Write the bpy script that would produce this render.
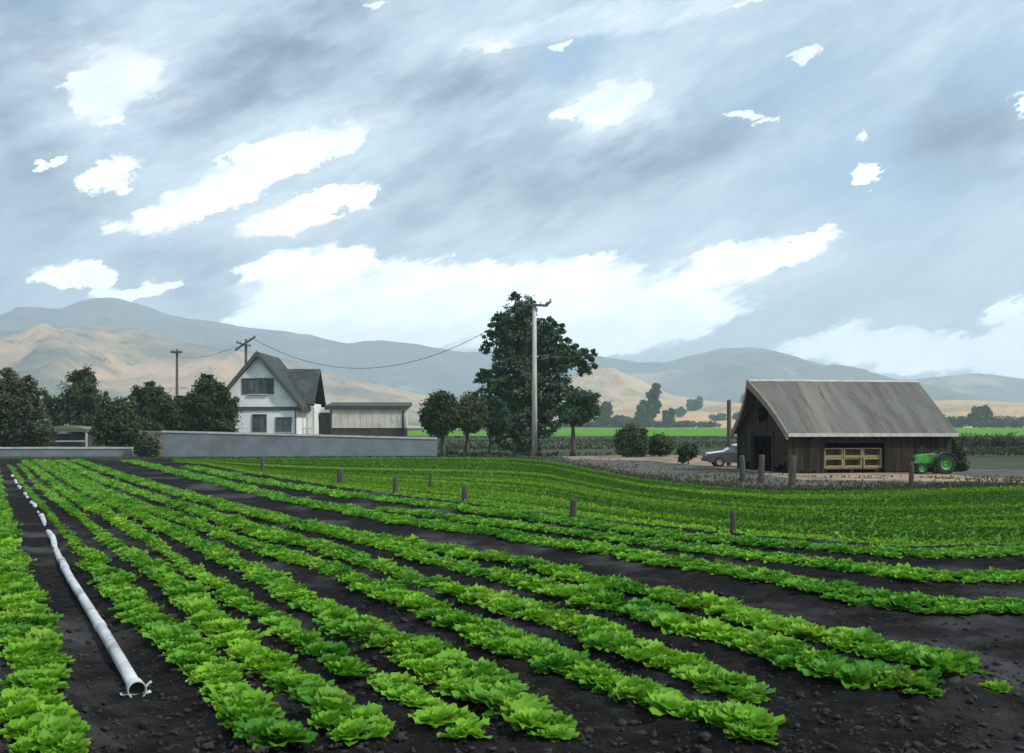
import bpy, math, random
import numpy as np
from mathutils import Vector, noise as mnoise

# ------------------------------------------------------------------ camera, sky, sun, exposure
for o in list(bpy.data.objects):
    bpy.data.objects.remove(o)
S = bpy.context.scene
COL = S.collection
F, HZ, EYE = 1098.0, 428.0, 2.4          # focal length in pixels, horizon row, eye height
rad = math.radians
cam_d = bpy.data.cameras.new('camera')
cam_d.sensor_width = 36.0
cam_d.lens = 36.0 * F / 1024.0
cam_d.shift_y = (HZ - 376.5) / 1024.0
cam_d.clip_start, cam_d.clip_end = 0.1, 30000
cam = bpy.data.objects.new('camera', cam_d)
cam.location = (0, 0, EYE)
cam.rotation_euler = (rad(90), 0, 0)
COL.objects.link(cam)
S.camera = cam

SUN_EL, SUN_AZ = 44.0, 116.0              # azimuth measured from the view direction (+Y) towards the right (+X)
S.view_settings.view_transform = 'Standard'
S.view_settings.look = 'None'
S.view_settings.exposure = 0.30
S.view_settings.gamma = 1
S.view_settings.use_curve_mapping = False

W = bpy.data.worlds.new('World')
S.world = W
W.use_nodes = True


class NT:
    """tiny node helper"""
    def __init__(s, tree):
        s.t = tree
        s.n = tree.nodes
        s.l = tree.links

    def node(s, typ, **kw):
        n = s.n.new(typ)
        for k, v in kw.items():
            setattr(n, k, v)
        return n

    def put(s, n, i, v):
        if v is None:
            return
        if isinstance(v, bpy.types.NodeSocket):
            s.l.new(v, n.inputs[i])
        else:
            n.inputs[i].default_value = v

    def math(s, op, a, b=None, c=None, clamp=False):
        n = s.node('ShaderNodeMath', operation=op)
        n.use_clamp = clamp
        s.put(n, 0, a); s.put(n, 1, b); s.put(n, 2, c)
        return n.outputs[0]

    def vmath(s, op, a, b=None):
        n = s.node('ShaderNodeVectorMath', operation=op)
        s.put(n, 0, a); s.put(n, 1, b)
        return n.outputs['Value'] if op in ('LENGTH', 'DOT_PRODUCT') else n.outputs[0]

    def noise(s, vec, scale, detail=4, rough=0.55, out='Fac', dist=0.0):
        n = s.node('ShaderNodeTexNoise')
        n.inputs['Scale'].default_value = scale
        n.inputs['Detail'].default_value = detail
        n.inputs['Roughness'].default_value = rough
        n.inputs['Distortion'].default_value = dist
        if vec is not None:
            s.l.new(vec, n.inputs['Vector'])
        return n.outputs[out]

    def mapping(s, vec, loc=(0, 0, 0), rot=(0, 0, 0), scale=(1, 1, 1), typ='POINT'):
        n = s.node('ShaderNodeMapping', vector_type=typ)
        s.l.new(vec, n.inputs['Vector'])
        if typ != 'NORMAL':
            n.inputs['Location'].default_value = loc
        n.inputs['Rotation'].default_value = rot
        n.inputs['Scale'].default_value = scale
        return n.outputs[0]

    def smooth(s, v, lo, hi, a=0.0, b=1.0):
        n = s.node('ShaderNodeMapRange', interpolation_type='SMOOTHSTEP')
        s.put(n, 0, v); s.put(n, 1, lo); s.put(n, 2, hi); s.put(n, 3, a); s.put(n, 4, b)
        return n.outputs[0]

    def mix(s, f, a, b, blend='MIX'):
        n = s.node('ShaderNodeMix', data_type='RGBA', blend_type=blend)
        s.put(n, 0, f)
        s.put(n, 6, tuple(a) + (1,) if isinstance(a, (tuple, list)) else a)
        s.put(n, 7, tuple(b) + (1,) if isinstance(b, (tuple, list)) else b)
        return n.outputs[2]


def lin(r, g, b):
    f = lambda c: (c / 255 / 12.92) if c <= 10.3 else ((c / 255 + 0.055) / 1.055) ** 2.4
    return (f(r), f(g), f(b))


def build_world():
    t = W.node_tree
    t.nodes.clear()
    N = NT(t)
    tc = N.node('ShaderNodeTexCoord').outputs['Generated']
    d = N.vmath('NORMALIZE', tc)
    sep = N.node('ShaderNodeSeparateXYZ')
    t.links.new(d, sep.inputs[0])
    az = N.math('ARCTAN2', sep.outputs[0], sep.outputs[1])
    el = N.math('ARCSINE', sep.outputs[2])
    comb = N.node('ShaderNodeCombineXYZ')
    t.links.new(az, comb.inputs[0]); t.links.new(el, comb.inputs[1])
    q = comb.outputs[0]                      # (azimuth, elevation) in radians
    # wind-drawn streak coordinates: tilted along the cloud drift
    qs = N.mapping(q, rot=(0, 0, rad(22)), scale=(1, 1 / 2.6, 1), typ='TEXTURE')
    n1 = N.noise(qs, 5.0, 6, 0.6, 'Color')
    n2 = N.noise(q, 55.0, 5, 0.65, 'Color')
    n1c = N.vmath('SUBTRACT', n1, (0.5, 0.5, 0.5))
    n2c = N.vmath('SUBTRACT', n2, (0.5, 0.5, 0.5))
    n3c = N.vmath('SUBTRACT', N.noise(N.mapping(q, rot=(0, 0, rad(22)), scale=(1, 1 / 3.4, 1), typ='TEXTURE'), 15.0, 6, 0.65, 'Color'), (0.5, 0.5, 0.5))
    qd = N.vmath('ADD', q, N.vmath('MULTIPLY', n1c, (0.05, 0.035, 0)))
    qd = N.vmath('ADD', qd, N.vmath('MULTIPLY', n3c, (0.055, 0.034, 0)))
    qd = N.vmath('ADD', qd, N.vmath('MULTIPLY', n2c, (0.034, 0.02, 0)))

    def ang(px, py):
        a = math.atan((px - 512) / F)
        return a, math.atan((HZ - py) / F * math.cos(a))

    def field(blobs, k=0.12):
        cur = None
        for (cx, cy, rx, ry, rot) in blobs:
            a, e = ang(cx, cy)
            m = N.mapping(qd, loc=(a, e, 0), rot=(0, 0, rad(rot)), scale=(rx / F, ry / F, 1), typ='TEXTURE')
            ln = N.vmath('LENGTH', m)
            if cur is None:
                cur = ln
            else:
                cur = N.math('SMOOTH_MIN', cur, ln, k)
        return cur

    white = field([(118, 78, 46, 28, 18), (100, 92, 24, 26, 0),
                   (225, 185, 110, 19, 27), (310, 152, 70, 17, 20), (300, 208, 78, 12, 20),
                   (110, 170, 36, 10, 35), (48, 158, 11, 5, 30), (80, 275, 36, 11, -6), (140, 290, 40, 8, 6),
                   (282, 262, 40, 19, 18), (430, 312, 195, 46, 3), (330, 330, 110, 28, 0), (310, 285, 66, 40, 12), (450, 285, 100, 24, 0), (565, 288, 90, 36, 6),
                   (690, 282, 105, 23, 16), (775, 256, 62, 11, 17), (620, 325, 130, 28, 10),
                   (612, 102, 44, 19, 18), (565, 112, 24, 7, 10), (483, 44, 32, 6, 3),
                   (803, 55, 18, 5, 8), (748, 108, 16, 5, -18), (766, 120, 12, 4, -10), (864, 174, 15, 9, 35),
                   (868, 130, 6, 4, 40), (560, 50, 11, 4, 10), (375, 4, 14, 4, 0), (745, 1, 24, 3, 0),
                   (905, 352, 120, 19, -5), (1015, 335, 34, 26, 30), (1020, 352, 60, 22, 0), (1022, 105, 6, 14, 0)])
    glow = field([(400, 290, 300, 95, 5), (700, 285, 200, 66, 12), (270, 180, 180, 60, 22), (120, 85, 95, 65, 15),
                  (620, 100, 75, 36, 18), (900, 350, 180, 40, 0), (600, 20, 170, 16, 6)], 0.3)
    dark = field([(225, 95, 120, 34, 30), (30, 40, 100, 70, 35), (5, 190, 70, 120, 10), (205, 100, 90, 26, 28), (190, 262, 72, 26, 4),
                  (300, 40, 120, 40, 20), (60, 225, 80, 30, 20), (470, 205, 150, 60, 12), (640, 165, 130, 34, 20),
                  (200, 300, 80, 16, -10), (430, 95, 90, 30, 10), (960, 140, 60, 40, 10)], 0.35)
    blue = field([(880, 180, 130, 70, 10), (1000, 90, 60, 50, 0), (560, 60, 50, 26, 10), (780, 95, 80, 30, 20),
                  (700, 240, 160, 26, 14), (30, 5, 50, 20, 0), (150, 130, 60, 16, 28), (420, 330, 140, 30, 0)], 0.3)

    sky = N.node('ShaderNodeTexSky', sky_type='NISHITA')
    sky.sun_disc = False
    sky.sun_elevation = rad(SUN_EL)
    sky.sun_rotation = rad(SUN_AZ)
    sky.air_density = 1.0
    sky.dust_density = 2.0
    K = 10.0                                  # strength 0.1 below
    c = lambda r, g, b: tuple(K * v for v in lin(r, g, b))
    soft = N.noise(qs, 3.2, 5, 0.55)
    fine = N.noise(qs, 16.0, 5, 0.6)
    mottl = N.math('MULTIPLY_ADD', fine, 0.45, N.math('MULTIPLY', soft, 0.6))
    grey = N.mix(N.smooth(mottl, 0.36, 0.68), c(162, 187, 205), c(205, 222, 234))
    blu = N.mix(N.smooth(blue, 1.3, 0.3, 0, 0.95), grey, N.mix(0.25, c(158, 190, 222), sky.outputs[0]))
    dk = N.math('MULTIPLY', N.smooth(dark, 1.35, 0.15), N.smooth(mottl, 0.34, 0.62, 1.0, 0.3))
    base = N.mix(dk, blu, c(112, 126, 149))
    base = N.mix(N.smooth(glow, 1.25, 0.4, 0, 0.65), base, c(212, 229, 242))
    streak = N.noise(N.mapping(q, rot=(0, 0, rad(21)), scale=(1, 1 / 5.5, 1), typ='TEXTURE'), 7.5, 6, 0.6)
    halo = N.math('MULTIPLY', N.smooth(glow, 1.25, 0.25), N.smooth(streak, 0.40, 0.62, 0, 0.95))
    base = N.mix(halo, base, c(232, 244, 253))
    base = N.mix(N.math('MULTIPLY', dk, 0.65), base, c(98, 111, 137))
    brush = N.noise(N.mapping(q, rot=(0, 0, rad(30)), scale=(1, 1 / 4.0, 1), typ='TEXTURE'), 22.0, 5, 0.65)
    base = N.mix(1.0, base, N.mix(N.smooth(brush, 0.3, 0.7), (0.93, 0.95, 0.965), (1.07, 1.06, 1.05)), 'MULTIPLY')
    wl = N.mix(N.smooth(fine, 0.35, 0.7), c(230, 241, 249), c(255, 255, 255))
    lowlift = N.smooth(el, 0.34, 0.06, 1.0, 2.3)
    vs = N.node('ShaderNodeVectorMath', operation='SCALE')
    t.links.new(wl, vs.inputs[0]); t.links.new(lowlift, vs.inputs['Scale'])
    out = N.mix(N.smooth(white, 1.10, N.smooth(streak, 0.42, 0.64, 0.96, 0.35)), base, vs.outputs[0])
    bg = N.node('ShaderNodeBackground')
    t.links.new(out, bg.inputs['Color'])
    bg.inputs['Strength'].default_value = 0.1
    wo = N.node('ShaderNodeOutputWorld')
    t.links.new(bg.outputs[0], wo.inputs['Surface'])


build_world()
W.cycles.sampling_method = 'MANUAL'
W.cycles.sample_map_resolution = 512

sun_d = bpy.data.lights.new('sun', 'SUN')
sun_d.energy = 3.0
sun_d.angle = rad(4)
sun_d.color = (1.0, 0.95, 0.87)
sun = bpy.data.objects.new('sun', sun_d)
sd = Vector((math.sin(rad(SUN_AZ)) * math.cos(rad(SUN_EL)), math.cos(rad(SUN_AZ)) * math.cos(rad(SUN_EL)), math.sin(rad(SUN_EL))))
sun.rotation_euler = sd.to_track_quat('Z', 'Y').to_euler()
COL.objects.link(sun)
S.cycles.max_bounces = 6
S.cycles.transparent_max_bounces = 6
S.cycles.volume_bounces = 1

# ------------------------------------------------------------------ helpers
rng = np.random.default_rng(11)
random.seed(5)
PI = math.pi


def wx(px, Y):
    return (px - 512.0) / F * Y


def wz(py, Y):
    return EYE - (py - HZ) / F * Y


def gnd(px, py, z=0.0):
    Y = (EYE - z) * F / (py - HZ)
    return np.array([wx(px, Y), Y])


MATS = {}


def material(name, c1, c2=None, scale=3.0, rough=0.8, bump=0.0, bscale=None, stretch=(1, 1, 1), c3=None, c3scale=0.6,
             c3lo=0.5, c3hi=0.65, metal=0.0, spec=0.4, detail=5, c4=None, c4scale=0.03, c4lo=0.6, c4hi=0.66, bdist=0.05):
    m = bpy.data.materials.new(name)
    m.use_nodes = True
    N = NT(m.node_tree)
    b = N.n['Principled BSDF']
    b.inputs['Roughness'].default_value = rough
    b.inputs['Metallic'].default_value = metal
    b.inputs['Specular IOR Level'].default_value = spec
    co = N.node('ShaderNodeTexCoord').outputs['Object']
    v = N.mapping(co, scale=stretch)
    col = None
    if c2 is not None:
        col = N.mix(N.smooth(N.noise(v, scale, detail, 0.6), 0.33, 0.67), c1, c2)
        if c3 is not None:
            col = N.mix(N.smooth(N.noise(v, c3scale, 4, 0.6), c3lo, c3hi), col, c3)
        if c4 is not None:
            col = N.mix(N.smooth(N.noise(v, c4scale, 6, 0.7), c4lo, c4hi), col, c4)
        N.l.new(col, b.inputs['Base Color'])
    else:
        b.inputs['Base Color'].default_value = tuple(c1) + (1,)
    if bump:
        bn = N.node('ShaderNodeBump')
        bn.inputs['Strength'].default_value = bump
        bn.inputs['Distance'].default_value = bdist
        N.l.new(N.noise(v, bscale or scale * 3, 6, 0.65), bn.inputs['Height'])
        N.l.new(bn.outputs[0], b.inputs['Normal'])
    MATS[name] = m
    return m


def leaf_material(name, dark, light, trans=0.3, rough=0.55, spec=0.35, third=None):
    """colour of each plant or clump from the 'tint' attribute"""
    m = bpy.data.materials.new(name)
    m.use_nodes = True
    N = NT(m.node_tree)
    b = N.n['Principled BSDF']
    b.inputs['Roughness'].default_value = rough
    b.inputs['Specular IOR Level'].default_value = spec
    at = N.node('ShaderNodeAttribute', attribute_name='tint').outputs['Fac']
    col = N.mix(at, dark, light)
    if third:
        co = N.node('ShaderNodeTexCoord').outputs['Object']
        col = N.mix(N.smooth(N.noise(co, 1.1, 4, 0.6), 0.55, 0.75, 0, 0.6), col, third)
    N.l.new(col, b.inputs['Base Color'])
    tr = N.node('ShaderNodeBsdfTranslucent')
    N.l.new(col, tr.inputs['Color'])
    mx = N.node('ShaderNodeMixShader')
    mx.inputs[0].default_value = trans
    N.l.new(b.outputs[0], mx.inputs[1])
    N.l.new(tr.outputs[0], mx.inputs[2])
    out = [n for n in N.n if n.type == 'OUTPUT_MATERIAL'][0]
    N.l.new(mx.outputs[0], out.inputs['Surface'])
    MATS[name] = m
    return m


def tag(o, label=None, cat=None, group=None, kind=None):
    if label: o['label'] = label
    if cat: o['category'] = cat
    if group: o['group'] = group
    if kind: o['kind'] = kind
    return o


def empty(name, loc, rz=0.0):
    o = bpy.data.objects.new(name, None)
    o.location = loc
    o.rotation_euler = (0, 0, rz)
    o.empty_display_size = 0.3
    COL.objects.link(o)
    return o


def link_mesh(name, verts, faces, m, parent=None, loc=None, smooth=False, tint=None):
    me = bpy.data.meshes.new(name)
    if isinstance(verts, np.ndarray) and isinstance(faces, np.ndarray):
        nv, nf, k = len(verts), len(faces), faces.shape[1]
        me.vertices.add(nv)
        me.vertices.foreach_set('co', verts.astype(np.float32).ravel())
        me.loops.add(nf * k)
        me.loops.foreach_set('vertex_index', faces.astype(np.int32).ravel())
        me.polygons.add(nf)
        me.polygons.foreach_set('loop_start', np.arange(0, nf * k, k, dtype=np.int32))
        me.polygons.foreach_set('loop_total', np.full(nf, k, dtype=np.int32))
        me.update(calc_edges=True)
    else:
        me.from_pydata([tuple(v) for v in verts], [], faces)
        me.update()
    me.validate()
    if smooth:
        me.polygons.foreach_set('use_smooth', [True] * len(me.polygons))
    if tint is not None:
        a = me.attributes.new('tint', 'FLOAT', 'POINT')
        a.data.foreach_set('value', np.asarray(tint, dtype=np.float32))
    if m is not None:
        me.materials.append(m)
    o = bpy.data.objects.new(name, me)
    COL.objects.link(o)
    if parent is not None:
        o.parent = parent
    if loc is not None:
        o.location = loc
    return o


class MB:
    """collects simple solids, links them as ONE mesh"""
    def __init__(s):
        s.v, s.f = [], []

    def add(s, vs, fs):
        b = len(s.v)
        s.v += [tuple(map(float, v)) for v in vs]
        s.f += [tuple(b + i for i in f) for f in fs]
        return s

    def box(s, x0, x1, y0, y1, z0, z1, jit=0.0):
        j = lambda: random.uniform(-jit, jit)
        vs = [(x + j(), y + j(), z + j()) for z in (z0, z1) for (x, y) in ((x0, y0), (x1, y0), (x1, y1), (x0, y1))]
        return s.add(vs, [(3, 2, 1, 0), (4, 5, 6, 7), (0, 1, 5, 4), (1, 2, 6, 5), (2, 3, 7, 6), (3, 0, 4, 7)])

    def hexa(s, bot, top):
        vs = list(bot) + list(top)
        return s.add(vs, [(3, 2, 1, 0), (4, 5, 6, 7), (0, 1, 5, 4), (1, 2, 6, 5), (2, 3, 7, 6), (3, 0, 4, 7)])

    def prism(s, poly, y0, y1):
        """polygon in (x,z) extruded along y"""
        n = len(poly)
        vs = [(x, y0, z) for x, z in poly] + [(x, y1, z) for x, z in poly]
        return s.add(vs, [tuple(range(n)), tuple(range(2 * n - 1, n - 1, -1))] + [(i, i + n, (i + 1) % n + n, (i + 1) % n) for i in range(n)])

    def tube(s, pts, radii, n=10, cap=True, axis=None):
        pts = [Vector(p) for p in pts]
        if not hasattr(radii, '__len__'):
            radii = [radii] * len(pts)
        rings = []
        ref = None
        for i, p in enumerate(pts):
            a = pts[max(i - 1, 0)]; b = pts[min(i + 1, len(pts) - 1)]
            t = (b - a).normalized() if axis is None else Vector(axis).normalized()
            if ref is None:
                ref = Vector((0, 0, 1)) if abs(t.z) < 0.9 else Vector((1, 0, 0))
            u = t.cross(ref).normalized(); w = t.cross(u).normalized()
            ref = u.cross(t).normalized()
            rings.append([p + (u * math.cos(2 * PI * k / n) + w * math.sin(2 * PI * k / n)) * radii[i] for k in range(n)])
        vs = [v for r in rings for v in r]
        fs = []
        for i in range(len(pts) - 1):
            for k in range(n):
                a, b = i * n + k, i * n + (k + 1) % n
                fs.append((a, b, b + n, a + n))
        if cap:
            fs.append(tuple(range(n - 1, -1, -1)))
            fs.append(tuple((len(pts) - 1) * n + k for k in range(n)))
        return s.add(vs, fs)

    def lathe(s, prof, axis='z', n=24, c=(0, 0, 0)):
        """profile of (radius, along) closed loop turned about an axis"""
        vs = []
        for k in range(n):
            a = 2 * PI * k / n
            for r, h in prof:
                x, y = r * math.cos(a), r * math.sin(a)
                v = (x, y, h) if axis == 'z' else ((x, h, y) if axis == 'y' else (h, x, y))
                vs.append((v[0] + c[0], v[1] + c[1], v[2] + c[2]))
        m = len(prof)
        fs = []
        for k in range(n):
            for i in range(m):
                a, b = k * m + i, k * m + (i + 1) % m
                c2, d = ((k + 1) % n) * m + (i + 1) % m, ((k + 1) % n) * m + i
                fs.append((a, b, c2, d))
        return s.add(vs, fs)

    def build(s, name, m, parent=None, smooth=False, bevel=0.0):
        o = link_mesh(name, s.v, s.f, m, parent, smooth=smooth)
        if bevel:
            bm = o.modifiers.new('bevel', 'BEVEL')
            bm.width = bevel; bm.segments = 2; bm.limit_method = 'ANGLE'
        return o


def interp_rows(pts, n):
    """resample an image polyline of tuples to n points, smoothed"""
    p = np.array(pts, float)
    d = np.r_[0, np.cumsum(np.hypot(np.diff(p[:, 0]), np.diff(p[:, 1])))]
    t = np.linspace(0, d[-1], n)
    q = np.stack([np.interp(t, d, p[:, k]) for k in range(p.shape[1])], 1)
    for _ in range(3):
        q[1:-1] = 0.25 * q[:-2] + 0.5 * q[1:-1] + 0.25 * q[2:]
    return q


# ------------------------------------------------------------------ materials
material('soil_dark', (0.017, 0.0155, 0.015), (0.007, 0.0067, 0.0064), 6.0, 1.0, 1.0, 14.0, spec=0.06, c3=(0.070, 0.068, 0.068), c3scale=0.30, c3lo=0.50, c3hi=0.68, c4=(0.035, 0.025, 0.018), c4scale=0.8, c4lo=0.56, c4hi=0.7)
material('crop_floor', (0.055, 0.14, 0.016), (0.085, 0.20, 0.022), 0.5, 0.95, 0.5, 6.0, spec=0.05, c3=(0.06, 0.055, 0.03), c3scale=0.12, c3lo=0.6, c3hi=0.7)
material('clod', (0.016, 0.0145, 0.0135), (0.04, 0.036, 0.032), 9.0, 0.95, 0.6, 30.0)
material('meadow', (0.040, 0.055, 0.028), (0.075, 0.085, 0.048), 0.12, 0.95, 0.6, 1.5, stretch=(.35, 1, 1), spec=0.1, c3=(0.028, 0.036, 0.022), c3scale=0.06)
material('far_crop', (0.085, 0.235, 0.012), (0.135, 0.30, 0.020), 0.05, 0.95, spec=0.05, stretch=(.3, 1, 1), c3=(0.07, 0.17, 0.015), c3scale=0.03)
material('dry_plain', (0.50, 0.34, 0.19), (0.55, 0.39, 0.24), 0.01, 0.95, c3=(0.30, 0.25, 0.16), c3scale=0.006)
material('dirt', (0.27, 0.19, 0.115), (0.34, 0.25, 0.16), 0.8, 0.95, 0.5, 4.0, c3=(0.16, 0.115, 0.085), c3scale=0.3, c3lo=0.45, c3hi=0.62)
material('gravel', (0.075, 0.072, 0.058), (0.115, 0.108, 0.088), 1.4, 0.95, 0.7, 9.0, c3=(0.06, 0.06, 0.045), c3scale=0.35, c3lo=0.45, c3hi=0.62)
material('mountain_scrub', (0.075, 0.09, 0.085), (0.12, 0.13, 0.11), 0.0035, 0.95, bump=0.9, bscale=0.006, bdist=28.0, c3=(0.34, 0.27, 0.19), c3scale=0.0016, c3lo=0.56, c3hi=0.66, c4=(0.045, 0.06, 0.05), c4scale=0.008, c4lo=0.5, c4hi=0.62)
material('hill_grass', (0.52, 0.34, 0.18), (0.34, 0.25, 0.15), 0.006, 0.95, bump=0.9, bscale=0.01, bdist=28.0, c3=(0.13, 0.135, 0.095), c3scale=0.0022, c3lo=0.44, c3hi=0.58, c4=(0.07, 0.085, 0.055), c4scale=0.016, c4lo=0.58, c4hi=0.64)
material('hill_pale', (0.52, 0.39, 0.25), (0.45, 0.33, 0.20), 0.008, 0.95, bump=0.9, bscale=0.012, bdist=28.0, c3=(0.30, 0.25, 0.17), c3scale=0.004, c3lo=0.52, c3hi=0.66, c4=(0.10, 0.11, 0.07), c4scale=0.022, c4lo=0.63, c4hi=0.68)
material('hill_ochre', (0.58, 0.37, 0.20), (0.48, 0.32, 0.18), 0.008, 0.95, bump=0.9, bscale=0.012, bdist=28.0, c3=(0.33, 0.25, 0.15), c3scale=0.004, c3lo=0.52, c3hi=0.66, c4=(0.10, 0.11, 0.07), c4scale=0.022, c4lo=0.62, c4hi=0.67)
material('bark', (0.06, 0.05, 0.04), (0.10, 0.085, 0.07), 4.0, 0.95, 0.6, 18.0, stretch=(1, 1, 0.2))
material('white_plaster', (0.86, 0.86, 0.83), (0.80, 0.81, 0.78), 0.9, 0.85, 0.15, 12.0, c3=(0.66, 0.68, 0.64), c3scale=0.5, c3lo=0.52, c3hi=0.75)
material('roof_dark', (0.055, 0.062, 0.058), (0.035, 0.04, 0.038), 2.5, 0.85, 0.5, 9.0, c3=(0.08, 0.085, 0.075), c3scale=0.6)
material('trim_green', (0.06, 0.075, 0.062), (0.08, 0.095, 0.08), 3.0, 0.6)
material('glass_dark', (0.035, 0.045, 0.045), (0.10, 0.12, 0.12), 1.2, 0.12, spec=0.6)
material('wall_render', (0.165, 0.195, 0.22), (0.21, 0.24, 0.262), 0.9, 0.9, 0.3, 10.0, c3=(0.155, 0.175, 0.18), c3scale=0.35)
material('coping', (0.55, 0.54, 0.50), (0.40, 0.40, 0.37), 1.3, 0.85, 0.2)
material('rubble', (0.16, 0.14, 0.12), (0.24, 0.215, 0.19), 3.0, 0.95, 0.9, 7.0, c3=(0.08, 0.08, 0.07), c3scale=1.4)
material('shed_wall', (0.60, 0.55, 0.48), (0.68, 0.62, 0.55), 0.8, 0.7, 0.1, c3=(0.50, 0.45, 0.39), c3scale=0.7)
material('shed_dark', (0.05, 0.052, 0.045), (0.075, 0.075, 0.065), 2.0, 0.9, 0.3)
material('old_boards', (0.030, 0.022, 0.017), (0.060, 0.043, 0.032), 5.0, 0.95, 0.6, 14.0, stretch=(1, 1, 0.12), spec=0.15, c3=(0.018, 0.016, 0.015), c3scale=1.6)
material('barge_board', (0.20, 0.145, 0.115), (0.28, 0.21, 0.17), 4.0, 0.85, 0.4)
material('fascia', (0.58, 0.54, 0.50), (0.42, 0.38, 0.34), 3.0, 0.8, 0.2, stretch=(1, 1, 1))
material('roof_iron', (0.15, 0.146, 0.134), (0.10, 0.098, 0.09), 1.1, 0.9, 0.15, 10.0, spec=0.2, stretch=(1.6, 0.25, 0.25), c3=(0.205, 0.18, 0.15), c3scale=0.5, c3lo=0.48, c3hi=0.7, c4=(0.085, 0.07, 0.055), c4scale=2.2, c4lo=0.56, c4hi=0.7)
material('crate_wood', (0.34, 0.28, 0.13), (0.22, 0.18, 0.085), 5.0, 0.8, 0.3, stretch=(0.4, 1, 2))
material('post_wood', (0.10, 0.085, 0.07), (0.06, 0.052, 0.045), 6.0, 0.95, 0.7, 22.0, stretch=(1, 1, 0.2))
material('pole_pale', (0.56, 0.55, 0.49), (0.40, 0.39, 0.35), 3.0, 0.85, 0.4, 16.0, stretch=(2, 2, 0.12))
material('pole_dark', (0.07, 0.06, 0.055), (0.11, 0.10, 0.09), 4.0, 0.9, 0.4, stretch=(1, 1, 0.2))
material('wire', (0.05, 0.05, 0.055), None, rough=0.5)
material('insulator', (0.30, 0.28, 0.26), None, rough=0.2)
material('pipe_metal', (0.74, 0.74, 0.73), (0.60, 0.60, 0.60), 2.0, 0.38, 0.08, 12.0, stretch=(1, 1, 1), c3=(0.22, 0.19, 0.16), c3scale=1.6, c3lo=0.50, c3hi=0.72, metal=0.3, c4=(0.12, 0.10, 0.085), c4scale=9.0, c4lo=0.6, c4hi=0.68)
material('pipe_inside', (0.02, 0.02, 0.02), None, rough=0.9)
material('tractor_green', (0.03, 0.25, 0.03), (0.045, 0.33, 0.035), 3.0, 0.55, spec=0.4, c3=(0.09, 0.085, 0.05), c3scale=2.2, c3lo=0.5, c3hi=0.72)
material('rubber', (0.018, 0.018, 0.018), (0.03, 0.028, 0.026), 6.0, 0.85, 0.3)
material('metal_dark', (0.05, 0.05, 0.05), (0.08, 0.075, 0.07), 4.0, 0.6)
material('car_shaded', (0.06, 0.062, 0.065), (0.08, 0.08, 0.08), 1.0, 0.35, spec=0.5)  # lower body: shadow put into the paint as a dark colour
material('car_white', (0.72, 0.73, 0.73), (0.66, 0.67, 0.67), 1.0, 0.35, spec=0.5)
material('moss_roof', (0.12, 0.16, 0.07), (0.18, 0.20, 0.11), 1.5, 0.95, 0.5)

LET = leaf_material('lettuce_leaf', (0.042, 0.20, 0.008), (0.25, 0.50, 0.026), 0.35, 0.5, 0.3, third=(0.34, 0.42, 0.05))
LETF = leaf_material('crop_leaf', (0.06, 0.22, 0.016), (0.20, 0.45, 0.03), 0.3, 0.6, 0.2)
GRASS = leaf_material('young_leaf', (0.05, 0.14, 0.012), (0.28, 0.52, 0.03), 0.35, 0.7, 0.1)
TREE = leaf_material('tree_leaf', (0.022, 0.044, 0.016), (0.080, 0.122, 0.040), 0.2, 0.7, 0.25)
TREEB = leaf_material('blue_leaf', (0.026, 0.060, 0.032), (0.100, 0.170, 0.075), 0.2, 0.7, 0.25)
TREEO = leaf_material('olive_leaf', (0.040, 0.052, 0.022), (0.110, 0.130, 0.052), 0.2, 0.7, 0.25)
SCRUB = leaf_material('scrub_leaf', (0.05, 0.065, 0.035), (0.10, 0.12, 0.06), 0.15, 0.8, 0.2)
MEADOW = leaf_material('meadow_leaf', (0.028, 0.042, 0.018), (0.085, 0.105, 0.045), 0.2, 0.8, 0.1)
WEED = leaf_material('verge_leaf', (0.035, 0.045, 0.025), (0.085, 0.10, 0.045), 0.2, 0.8, 0.2)

# ------------------------------------------------------------------ setting: ground, hills
UB_PTS = [(-700, 461), (0, 460.5), (130, 459.8), (300, 458.8), (440, 457.8), (510, 458.5), (545, 461), (580, 468), (640, 480), (700, 487), (780, 492.5),
          (900, 491), (1024, 487), (1200, 482), (1700, 480)]
UBX, UBY = np.array(UB_PTS, float).T


def ub(px):
    return np.interp(px, UBX, UBY)


def terrain_z(Y):
    """the plain rises very gently beyond the farm"""
    Y = np.asarray(Y, float)
    return np.where(Y > 160, (Y - 160) * 0.0036, 0.0)


def ground_sheet(name, m, x_edges, y_edges, dz, kind='structure', xs_by_y=None):
    xs, ys = np.asarray(x_edges, float), np.asarray(y_edges, float)
    V = []
    for y in ys:
        for x in xs:
            V.append((x, y, float(terrain_z(y)) + dz))
    nx = len(xs)
    Fc = [(j * nx + i, j * nx + i + 1, (j + 1) * nx + i + 1, (j + 1) * nx + i) for j in range(len(ys) - 1) for i in range(nx - 1)]
    return tag(link_mesh(name, V, Fc, m), kind=kind)


ground_sheet('ground', MATS['meadow'], np.linspace(-7000, 7000, 29), np.r_[-60, 0, 20, 60, 100, 160, 220, 300, 450, 700, 1000, 1500, 2200, 3500, 5000, 8000], 0.0)
# bright crop strips far beyond the farm, and the dry plain behind them
ground_sheet('distant_field', MATS['far_crop'], np.linspace(-42, 560, 12), np.r_[272, 420, 560, 720, 860], 0.05)
ground_sheet('dry_plain', MATS['dry_plain'], np.linspace(-2500, 2500, 12), np.r_[862, 1000, 1300, 1700, 2400, 3200], 0.05)

# dirt yard round the barn and the grey verge before it
def flat_poly(name, m, uv, dz, kind='structure'):
    V = [tuple(gnd(px, py)) + (dz,) for px, py in uv]
    return tag(link_mesh(name, V, [tuple(range(len(V)))], m), kind=kind)


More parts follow.
